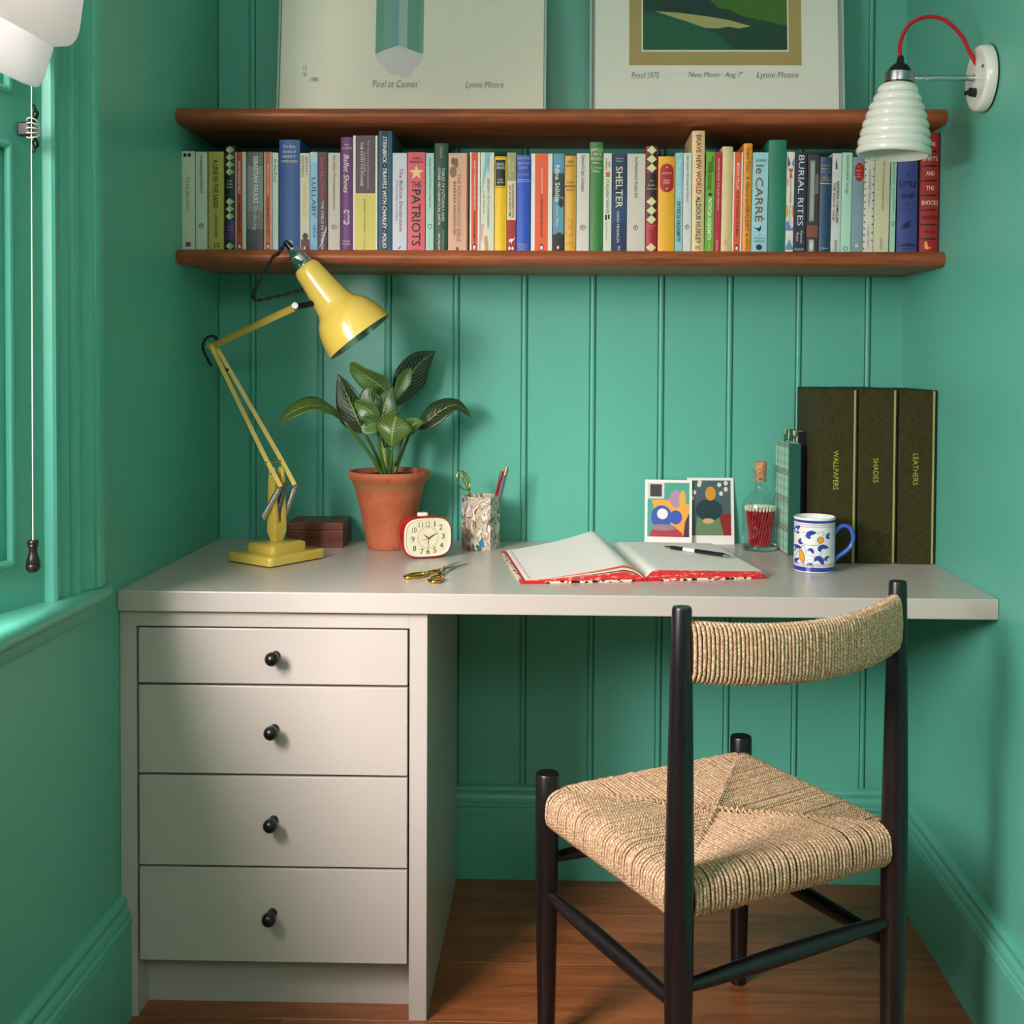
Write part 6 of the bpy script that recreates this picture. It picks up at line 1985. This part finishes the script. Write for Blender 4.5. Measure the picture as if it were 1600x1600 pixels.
book(1328, 1346, 244, (134, 156, 166), 'blue grey paperback with a red oval label at the head', [('e', 0.60, 0.155, 0.44, 0.098, (182, 34, 34)), ('h', 'TWO', 0.10, 0.25, 0.012, (240, 214, 190)), ('h', 'NOVELS', 0.14, 0.5, 0.014, (240, 214, 190)), ('h', 'THE', 0.18, 0.25, 0.012, (240, 214, 190)), ('h', 'COMPLETE', 0.205, 0.55, 0.012, (240, 214, 190)), ('e', 0.5, 0.92, 0.16, 0.022, (196, 206, 206))], lean=0.7)
book(1346.5, 1362.5, 242, (222, 216, 204), 'white paperback speckled with black dashes along both edges', [('p', [(u, v), (u + 0.12, v), (u + 0.10, v + 0.018), (u, v + 0.014)], BK) for u, v in [(0.04, 0.06 + 0.068 * k) for k in range(14)] + [(0.84, 0.04 + 0.082 * k) for k in range(11)]] + [('t', 'JANE AUSTEN · Persuasion', 0.14, 0.52, 0.50, 0.24, (120, 112, 106)), ('t', 'COLLINS CLASSICS', 0.72, 0.94, 0.5, 0.16, (140, 132, 124))], lean=0.7)
book(1363, 1387, 242, (214, 206, 170), 'wide cream paperback with faint brown title, beside speckled book', [('t', 'Mill | On Liberty and other essays', 0.06, 0.56, 0.55, 0.17, (116, 106, 80)), ('t', 'OXFORD', 0.84, 0.96, 0.5, 0.16, (116, 106, 80))], lean=0.7)
book(1388.5, 1397, 240, (166, 212, 188), 'very narrow mint paperback beside the dark blue cloth hardback', [('t', 'Jorge Luis Borges  The Gold Edition', 0.03, 0.60, 0.5, 0.34, (56, 84, 78)), ('e', 0.5, 0.70, 0.3, 0.024, (60, 90, 84)), ('e', 0.5, 0.70, 0.2, 0.016, (166, 212, 188))], lean=0.6)
book(1400, 1432.5, 224, (62, 74, 140), 'thick indigo cloth hardback with dark stamped title and little boat', [('h', 'A', 0.27, 0.18, 0.030, (20, 24, 60), 0.006), ('h', 'LITTLE', 0.365, 0.80, 0.050, (20, 24, 60), 0.012), ('h', 'SHIP', 0.475, 0.60, 0.050, (20, 24, 60), 0.012), ('h', 'By', 0.555, 0.24, 0.024, (24, 30, 76)), ('h', 'Anthony', 0.595, 0.70, 0.016, (28, 36, 90)), ('p', [(0.22, 0.745), (0.66, 0.69), (0.62, 0.74), (0.36, 0.755)], (20, 26, 70)), ('p', [(0.16, 0.762), (0.70, 0.735), (0.60, 0.765), (0.3, 0.775)], (20, 26, 70)), ('p', [(0.06, 0.930), (0.5, 0.905), (0.94, 0.925), (0.94, 0.935), (0.06, 0.938)], (24, 30, 80)), ('h', 'HAMILTON', 0.958, 0.6, 0.014, (24, 30, 80))], hard=True)
ch = [('p', [(0.02, v - 0.004), (0.70, v - 0.008), (0.94, v), (0.70, v + 0.008), (0.02, v + 0.004)], (26, 16, 16)) for v in (0.155, 0.276, 0.398, 0.520, 0.641, 0.762, 0.880)]
book(1435.5, 1467.5, 206, (164, 32, 32), 'tall red hardback with stacked words between black bars at the row end', [('r', 0.96, 1.0, 0, 1, (30, 22, 22)), ('r', 0.0, 0.04, 0, 1, (60, 20, 20)), ('h', 'THE', 0.095, 0.5, 0.034, (236, 222, 190), 0.006), ('h', 'SHIFTS', 0.215, 0.74, 0.034, (236, 222, 190), 0.006), ('h', 'AND', 0.337, 0.44, 0.034, (236, 222, 190), 0.006), ('h', 'THE', 0.459, 0.40, 0.034, (236, 222, 190), 0.006), ('h', 'SHOCKS', 0.580, 0.84, 0.036, (236, 222, 190), 0.006), ('h', 'MARTIN', 0.702, 0.76, 0.034, (76, 12, 14), 0.006), ('h', 'WOLF', 0.822, 0.56, 0.034, (76, 12, 14), 0.006)] + ch + [('p', [(0.26, 0.905), (0.36, 0.90), (0.44, 0.945), (0.62, 0.955), (0.40, 0.968), (0.26, 0.962)], (236, 166, 80))], hard=True, depth=0.16)
